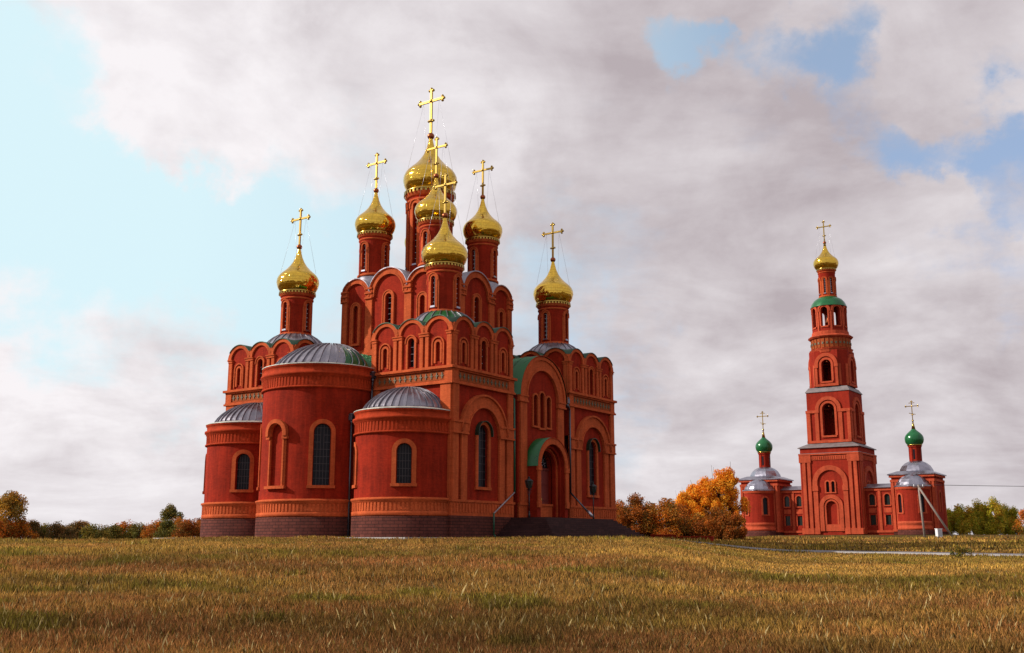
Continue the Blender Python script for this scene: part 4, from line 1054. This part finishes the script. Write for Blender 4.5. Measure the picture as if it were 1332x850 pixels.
# ================================================================== LAMPS, POLE, BOX
def lamp_post(a, b, label):
    p = LW(a, b, 3.32); o = empty('lamp_post', tuple(p), TH, label=label, cat='lamp post', group='iron lamp posts beside the portal')
    m = MB(); m.bar((0, 0, 0), (0, 0, .35), .09, 10, .06); m.bar((0, 0, .35), (0, 0, 2.0), .04, 8); m.sphere((0, 0, .38), .075, 8, 5); m.bar((-.22, 0, 1.98), (.22, 0, 1.98), .025, 6); m.bar((0, 0, 2.0), (0, 0, 2.1), .06, 8, .16)
    for s_ in (-1, 1):
        for t in range(6): a0, a1 = PI * t / 6, PI * (t + 1) / 6; m.bar((s_ * (.06 + .09 * math.sin(a0)), 0, 1.6 + .13 * t / 2), (s_ * (.06 + .09 * math.sin(a1)), 0, 1.6 + .13 * (t + 1) / 2), .016, 5)
    m.build('post', M['iron'], o)
    l = MB(); l.bar((0, 0, 2.1), (0, 0, 2.6), .18, 6, .29, smooth=False); l.build('lantern_glass', M['lampglass'], o)
    c = MB(); c.bar((0, 0, 2.6), (0, 0, 2.8), .34, 6, .05, smooth=False); c.sphere((0, 0, 2.86), .07, 8, 5)
    for i in range(6): t = PI / 3 * i; 
    dd = Vector((0, 0, 1)); u = dd.orthogonal().normalized(); v = dd.cross(u)
    for i in range(6):
        q = u * math.cos(2 * PI * i / 6) + v * math.sin(2 * PI * i / 6); c.bar(Vector((0, 0, 2.1)) + q * .185, Vector((0, 0, 2.6)) + q * .295, .022, 4)
    c.build('lantern_cap', M['iron'], o)
lamp_post(-1.5, 7.35, 'black lantern post left of the portal by the green downpipe')
lamp_post(-1.5, 16.65, 'black lantern post right of the portal in front of the tall arched window')

def on_ground(px, py, d):
    h = gpt(px, py, d); return Vector((h.x, h.y, ground_z(h.x, h.y)))
pb = on_ground(1203, 697, 128); po = empty('utility_pole', tuple(pb), 0, label='leaning wooden utility pole with a diagonal brace in front of the right chapel', cat='utility pole')
ppx = 128 / 1398 * 1.02
m = MB(); top = Vector((-.3, 0, 5.75)); m.bar((0, 0, -.4), top, .13, 8, .10); m.build('pole', M['wood'], po)
m = MB(); m.bar((3.1, -.4, -.4), top - Vector((0, .2, .35)), .12, 8, .10); m.build('brace', M['wood'], po)
m = MB(); m.obox(top - Vector((0, 0, .25)), (.6, 0, 0), (0, .05, 0), (0, 0, .05)); m.build('crossarm', M['wood'], po)
for k in (-.5, .5): m = MB(); m.bar(top + Vector((k, 0, -.2)), top + Vector((k, 0, .02)), .05, 6); m.build('insulator', M['white'], po)
# wires run to the next pole outside the frame
a_ = pb + top + Vector((.5, 0, 0)); b_ = Vector((a_.x + 62, a_.y - 12, a_.z + .15)); m = MB(); pts = [a_.lerp(b_, i / 24) - Vector((0, 0, 4 * .55 * (i / 24) * (1 - i / 24))) for i in range(25)]
for p, q in zip(pts, pts[1:]): m.bar(p, q, .035, 4)
tag(m.build('overhead_wire', M['iron']), 'thin dark overhead wire running right from the braced pole', 'wire')
bx_ = on_ground(1221.5, 697, 126); o = empty('utility_box', tuple(bx_), .2, label='small white metal cabinet at the foot of the right chapel', cat='cabinet')
m = MB(); m.box(-.28, .28, -.22, .22, -.2, .88); m.box(-.32, .32, -.26, .26, .88, .94); m.build('cabinet', M['white'], o)
m = MB(); m.box(-.22, .22, -.235, -.221, .12, .8); m.build('cabinet_door', M['palebar'], o)
# low red border beside the path
lb = [gpt(846, 700, 93), gpt(880, 700, 93), gpt(928, 700, 92.5)]
m = MB()
for p, q in zip(lb, lb[1:]):
    d = (q - p) / 2; c = (p + q) / 2; n = Vector((-d.y, d.x)).normalized() * .25; z = ground_z(c.x, c.y); m.obox((c.x, c.y, z + .1), (d.x, d.y, 0), (n.x, n.y, 0), (0, 0, .26)); m.obox((c.x, c.y, z + .40), (d.x, d.y, 0), (n.x * 1.3, n.y * 1.3, 0), (0, 0, .04))
tag(m.build('low_wall', M['towerwall']), 'low dark red brick wall in front of the rusty bushes', 'wall')
pp = on_ground(851, 690, 140); m = MB(); m.bar(pp, pp + Vector((0, 0, 4.6)), .2, 8, .16); m.bar(pp + Vector((0, 0, 4.6)), pp + Vector((0, 0, 4.75)), .24, 8); tag(m.build('pipe_stack', M['iron']), 'dark stub of a pipe rising behind the rusty bushes', 'pipe')

# ================================================================== TREES AND SHRUBS
def leaf_cloud(centres, radii, nleaf, size, pal, zc=None, upright=False):
    """leaf quads scattered in a set of clumps"""
    k = rng.integers(0, len(centres), nleaf); c = np.array(centres)[k]; r = np.array(radii)[k]
    d = rng.normal(size=(nleaf, 3)); d /= np.linalg.norm(d, axis=1)[:, None]; rr = rng.random(nleaf) ** .45
    p = c + d * (r * rr[:, None])
    n = rng.normal(size=(nleaf, 3)) + d * .5; n /= np.linalg.norm(n, axis=1)[:, None]
    u = np.cross(n, rng.normal(size=(nleaf, 3))); u /= np.linalg.norm(u, axis=1)[:, None]; v = np.cross(n, u)
    s = size * (.6 + .8 * rng.random(nleaf))[:, None]
    V = np.stack([p - u * s, p - v * s * .6, p + u * s, p + v * s * .6], 1).reshape(-1, 3)
    pal = np.array(pal); clump = rng.integers(0, len(pal), len(centres)); pc = np.where(rng.random(nleaf) < .6, clump[k], rng.integers(0, len(pal), nleaf))
    col = pal[pc] * (.7 + .6 * rng.random(nleaf))[:, None]
    return V, np.repeat(col, 4, 0)
def mesh_quads(name, V, colr, mat, parent=None, nv=4):
    n = len(V) // nv; me = bpy.data.meshes.new(name); me.vertices.add(len(V)); me.vertices.foreach_set('co', V.astype(np.float32).ravel())
    me.loops.add(n * nv); me.loops.foreach_set('vertex_index', np.arange(n * nv, dtype=np.int32)); me.polygons.add(n)
    me.polygons.foreach_set('loop_start', np.arange(0, n * nv, nv, dtype=np.int32)); me.polygons.foreach_set('loop_total', np.full(n, nv, dtype=np.int32))
    at = me.color_attributes.new('tint', 'FLOAT_COLOR', 'POINT'); at.data.foreach_set('color', np.concatenate([colr, np.ones((len(colr), 1))], 1).astype(np.float32).ravel())
    me.materials.append(mat); me.update(); me.validate()
    o = bpy.data.objects.new(name, me); COL.objects.link(o); o.parent = parent; return o
PAL = dict(rust=[(.56, .14, .014), (.68, .23, .02), (.42, .10, .012), (.34, .15, .02), (.20, .12, .02)], orange=[(.86, .33, .018), (.90, .43, .03), (.76, .24, .012), (.84, .44, .04)],
           gold=[(.55, .28, .03), (.45, .18, .02), (.30, .18, .03), (.18, .12, .02)], olive=[(.13, .125, .022), (.19, .16, .025), (.27, .17, .025), (.09, .085, .018)],
           green=[(.42, .42, .03), (.54, .48, .035), (.60, .44, .04), (.66, .36, .04), (.28, .29, .025)], brown=[(.36, .17, .04), (.20, .115, .04), (.13, .09, .025), (.26, .13, .04), (.10, .085, .022)],
           darkrust=[(.36, .09, .012), (.26, .09, .014), (.46, .13, .015), (.15, .08, .015)])
def tree(name, pos, h, wd, pal, nleaf, size, label, cat, group=None, base=.25, nclump=14, bare=0, spread=1., conic=False, cr=(.10, .2)):
    o = empty(name, tuple(pos), random.random() * 6, label=label, cat=cat, group=group)
    tr = MB(); th = h * (.62 if base > .05 else .5); tr.bar((0, 0, -.3), (0, 0, th), h * .022, 7, h * .010)
    cs = []; rs = []
    for i in range(nclump):
        a = random.random() * 2 * PI; t = random.random(); z = h * (base + (1 - base) * (t * .86 + .06)); f = (1 - abs(2 * t - .75) ** 2 * .6) if not conic else (1 - t * .75)
        rad = wd / 2 * f * random.uniform(.2, .92); c = (rad * math.cos(a), rad * math.sin(a), z); q = wd * random.uniform(*cr)
        cs.append(c); rs.append((q, q, q * (1.1 if not conic else 1.6)))
        if i % 2 == 0 or bare: tr.bar((0, 0, min(th, z * .62)), c, h * .007, 4, h * .003)
    for i in range(bare):
        a = random.random() * 2 * PI; rad = wd / 2 * random.uniform(.1, .8); b0 = (rad * .5 * math.cos(a), rad * .5 * math.sin(a), h * .4); b1 = (rad * math.cos(a), rad * math.sin(a), h * random.uniform(.9, 1.12)); tr.bar(b0, b1, h * .006, 4, h * .002)
    tr.build('trunk' if base > .05 else 'stems', M['bark'], o)
    V, cc = leaf_cloud(cs, rs, nleaf, size, PAL[pal]); mesh_quads('crown', V, cc, M['leaf'], o)
    return o
def gz(px, py, d): return on_ground(px, py, d)
# left tree line
tree('broadleaf_tree', gz(10, 700, 120), 4.9, 5.0, 'gold', 14000, .09, 'golden brown leafy tree at the far left edge of the field', 'tree', base=.2, nclump=40)
tree('broadleaf_tree', gz(221, 700, 128), 3.9, 3.6, 'olive', 6000, .08, 'small olive and rust tree standing above the left shrub line', 'tree', base=.2, nclump=16)
SH = [(-12, 3.2, 'rust'), (4, 2.4, 'rust'), (24, 2.2, 'rust'), (42, 2.0, 'brown'), (58, 1.9, 'olive'), (75, 2.2, 'brown'), (90, 2.3, 'brown'), (106, 2.2, 'brown'), (120, 1.8, 'olive'), (134, 1.9, 'brown'), (148, 1.9, 'olive'), (163, 2.0, 'rust'), (178, 1.7, 'olive'), (192, 1.8, 'brown'), (205, 2.3, 'rust'), (218, 1.9, 'olive'), (232, 2.1, 'rust'), (246, 2.0, 'darkrust'), (259, 2.1, 'darkrust'), (274, 2.1, 'darkrust')]
nm = dict(rust='rust red', brown='bare brown', olive='dull olive', darkrust='dark rust', orange='orange')
seen = {}
ordw = ['first', 'second', 'third', 'fourth', 'fifth', 'sixth', 'seventh', 'eighth', 'ninth']
cnt = {}
for px, h, p in SH:
    cnt[p] = cnt.get(p, 0) + 1
    tree('shrub', gz(px, 701, 120 + random.uniform(-6, 6)), h * random.uniform(.8, 1.1), 3.6, p, 6000, .07, '%s shrub left of the cathedral, %s of its colour from the left edge' % (nm[p], ordw[cnt[p] - 1]), 'shrub', 'shrubs in the left tree line', base=.0, nclump=34, bare=9 if p == 'brown' else 3)
# bushes and orange trees between the church and the tower
mid = [(806, 3.6, 4.0, 'rust', 'rusty bush touching the right edge of the cathedral'), (826, 4.2, 4.4, 'darkrust', 'dark rust brown bush just right of the cathedral, taller than its neighbours'),
       (848, 3.6, 4.0, 'rust', 'reddish bush in front of the pipe stack'), (868, 3.8, 4.2, 'rust', 'rust red bush halfway between the cathedral and the orange trees'), (885, 3.3, 4.0, 'darkrust', 'dark bush at the left foot of the orange trees'),
       (908, 2.2, 3.6, 'rust', 'red bush under the left orange tree'), (932, 2.7, 4.2, 'darkrust', 'large rusty brown bush in front of the orange trees'), (955, 2.3, 3.2, 'darkrust', 'dark rust bush next to the left chapel')]
for px, h, wd, p, lb_ in mid: tree('bush', gz(px, 700, 116 + random.uniform(-4, 4)), h * 1.08, wd * 1.15, p, 12000, .085, lb_, 'bush', 'bushes between cathedral and bell tower', base=.0, nclump=36, bare=2)
big = [(891, 5.8, 5.0, 'leftmost orange tree, shortest of the orange group'), (904, 6.8, 5.2, 'orange tree second from the left, with sparse yellow top'), (919, 7.8, 5.6, 'tall orange tree in the middle of the orange group'), (936, 8.6, 5.6, 'tall orange tree second from the left chapel'), (951, 9.3, 4.8, 'tallest bright orange tree, right beside the left chapel')]
for px, h, wd, lb_ in big: tree('autumn_tree', gz(px, 697, 138 + random.uniform(-3, 3)), h, wd, 'orange', 19000, .09, lb_, 'tree', 'orange autumn trees beside the left chapel', base=.05, nclump=70, bare=2, cr=(.07, .15))
rt = [(1226, 4.0), (1238, 3.6), (1250, 3.9), (1262, 3.3), (1275, 4.3), (1286, 3.9), (1297, 4.6), (1309, 3.5), (1320, 3.3)]
for i, (px, h) in enumerate(rt): tree('young_tree', gz(px, 698, 160 + random.uniform(-3, 3)), h * 1.05, 3.6, 'green', 8500, .09, 'yellowish green young tree, %s from the left in the row right of the right chapel' % ordw[i], 'tree', 'row of young trees at the right', base=.0, nclump=30, conic=True, bare=2)
tree('bush', gz(1334, 698, 150), 3.0, 3.4, 'rust', 2600, .09, 'rust red bush cut by the right edge of the photo', 'bush', base=0, nclump=18)
tree('bush', gz(1250, 722, 70), .62, 1.3, 'olive', 700, .05, 'small dark green tuft beside the road at the right', 'bush', base=0, nclump=8)

# ================================================================== GRASS
def vnoise(x, y, sc, seed):
    r = np.random.default_rng(seed); T = r.random((64, 64)); x = x / sc; y = y / sc
    xi = np.floor(x).astype(int); yi = np.floor(y).astype(int); fx = x - xi; fy = y - yi; fx = fx * fx * (3 - 2 * fx); fy = fy * fy * (3 - 2 * fy)
    g = lambda a, b: T[a % 64, b % 64]
    return (g(xi, yi) * (1 - fx) + g(xi + 1, yi) * fx) * (1 - fy) + (g(xi, yi + 1) * (1 - fx) + g(xi + 1, yi + 1) * fx) * fy
# terrain heights on a fine table for fast lookup
TA = np.linspace(-.62, .62, 125); TD = np.linspace(5, 125, 241)
TZ = np.array([[ground_z(d * math.sin(a), d * math.cos(a)) for d in TD] for a in TA])
def gz_np(a, d):
    i = np.clip((a - TA[0]) / (TA[1] - TA[0]), 0, len(TA) - 1.001); j = np.clip((d - TD[0]) / (TD[1] - TD[0]), 0, len(TD) - 1.001)
    ii, jj = i.astype(int), j.astype(int); fi, fj = i - ii, j - jj
    return (TZ[ii, jj] * (1 - fi) + TZ[ii + 1, jj] * fi) * (1 - fj) + (TZ[ii, jj + 1] * (1 - fi) + TZ[ii + 1, jj + 1] * fi) * fj
def grass():
    Vs, Cs = [], []
    for d0, d1, dens, hgt, wid in ((11.5, 18, 1300, .15, .0030), (18, 27, 650, .16, .0048), (27, 40, 300, .15, .008), (40, 54, 150, .11, .013), (54, 66, 110, .07, .018), (66, 80, 60, .08, .026), (80, 124, 16, .14, .045)):
        amax = .50; area = amax * (d1 * d1 - d0 * d0); n = int(area * dens)
        a = rng.uniform(-amax, amax, n); d = np.sqrt(rng.uniform(d0 * d0, d1 * d1, n)); x = d * np.sin(a); y = d * np.cos(a)
        n1 = vnoise(x * .4, y * .8, 5.5, 1) * .55 + vnoise(x * .6, y, 1.9, 2) * .3 + vnoise(x, y, .8, 12) * .15; n2 = vnoise(x * .35 + 9, y * .8, 7., 3) * .55 + vnoise(x * .6, y, 2.7, 4) * .3 + vnoise(x, y, .9, 13) * .15; n3 = vnoise(x, y, .7, 5)
        # keep the road, the church platform and the pavement free
        la = -(x - C0.x) * ER.y * -1; 
        rx = (x - C0.x) * ER.y - (y - C0.y) * ER.x; ry = (x - C0.x) * ER.x + (y - C0.y) * ER.y   # local x (right), y (depth)
        keep = ~((rx > -22.6) & (rx < .4) & (ry > -5.3) & (ry < 23)) & ~((rx > 0) & (rx < 5.6) & (ry > 4.6) & (ry < 19.4))
        rd = np.full(n, 1e9)
        for p, q in zip(road_c, road_c[1:]):
            dx, dy = q.x - p.x, q.y - p.y; t = np.clip(((x - p.x) * dx + (y - p.y) * dy) / (dx * dx + dy * dy), 0, 1); rd = np.minimum(rd, np.hypot(x - p.x - t * dx, y - p.y - t * dy))
        keep &= rd > 1.9
        keep &= (n3 + n1 * .5) > rng.random(n) * .75
        x, y, a, d, n1, n2, n3, rd = (q[keep] for q in (x, y, a, d, n1, n2, n3, rd)); n = len(x)
        z = gz_np(a, d); h = hgt * (.45 + .8 * rng.random(n)) * (.6 + .75 * n1) * (.8 + .4 * n3)
        tuft = np.clip((vnoise(x, y, 2.2, 21) - .62) * 6, 0, 1); h = h * (1 + tuft * np.where(d > 52, 1.2, .35)); wk = np.clip((vnoise(x * .7, y, 1.5, 41) - .76) * 9, 0, 1); h = h * (1 + .35 * wk)
        tall = (rng.random(n) < .004) & (d < 40); h = np.where(tall, h * rng.uniform(1.2, 1.8, n), h)
        ang = rng.uniform(0, 2 * PI, n); lean = rng.uniform(.05, .55, n) * h; wa = rng.uniform(0, 2 * PI, n)
        wv = wid * (.6 + .8 * rng.random(n)) * np.where(tall, .45, 1)
        ux, uy = np.cos(ang) * wv, np.sin(ang) * wv; lx, ly = np.cos(wa) * lean, np.sin(wa) * lean
        V = np.empty((n, 4, 3)); V[:, 0] = np.stack([x - ux, y - uy, z - .03], 1); V[:, 1] = np.stack([x + ux, y + uy, z - .03], 1)
        V[:, 2] = np.stack([x + ux * .75 + lx * .45, y + uy * .75 + ly * .45, z + h * .62], 1); V[:, 3] = np.stack([x + lx, y + ly, z + h], 1)
        straw = np.array([.50, .275, .060]); rust = np.array([.36, .150, .045]); grn = np.array([.19, .155, .018]); pale = np.array([.60, .46, .20]); drk = np.array([.10, .055, .014])
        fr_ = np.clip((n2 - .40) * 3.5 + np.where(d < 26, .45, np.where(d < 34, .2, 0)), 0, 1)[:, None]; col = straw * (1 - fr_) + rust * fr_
        fg = np.clip((n1 - .565) * 5, 0, 1) * (.35 + .5 * (rng.random(n) < .6)); fg = np.maximum(fg, (rng.random(n) < .10) * .8); fg = np.where((d > 57) & (rng.random(n) < .5), np.maximum(fg, .6), fg); fg = np.maximum(fg, np.maximum(wk * .9, tuft * .3)); fg = fg[:, None]
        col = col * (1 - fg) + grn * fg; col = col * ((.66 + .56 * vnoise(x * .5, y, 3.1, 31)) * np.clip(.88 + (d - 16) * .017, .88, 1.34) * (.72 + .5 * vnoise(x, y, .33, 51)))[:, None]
        m = rng.random(n)[:, None]; col = np.where((m < .02) | tall[:, None], pale * .85, np.where(m > .76, drk, col)); col = col * (.65 + .7 * rng.random(n))[:, None]
        Vs.append(V.reshape(-1, 3)); Cs.append(np.repeat(col, 4, 0))
    o = mesh_quads('grass', np.concatenate(Vs), np.concatenate(Cs), M['blade']); tag(o, kind='stuff', label='dry golden and rust coloured grass covering the field', cat='grass')
    print('blades', len(o.data.polygons))
grass()
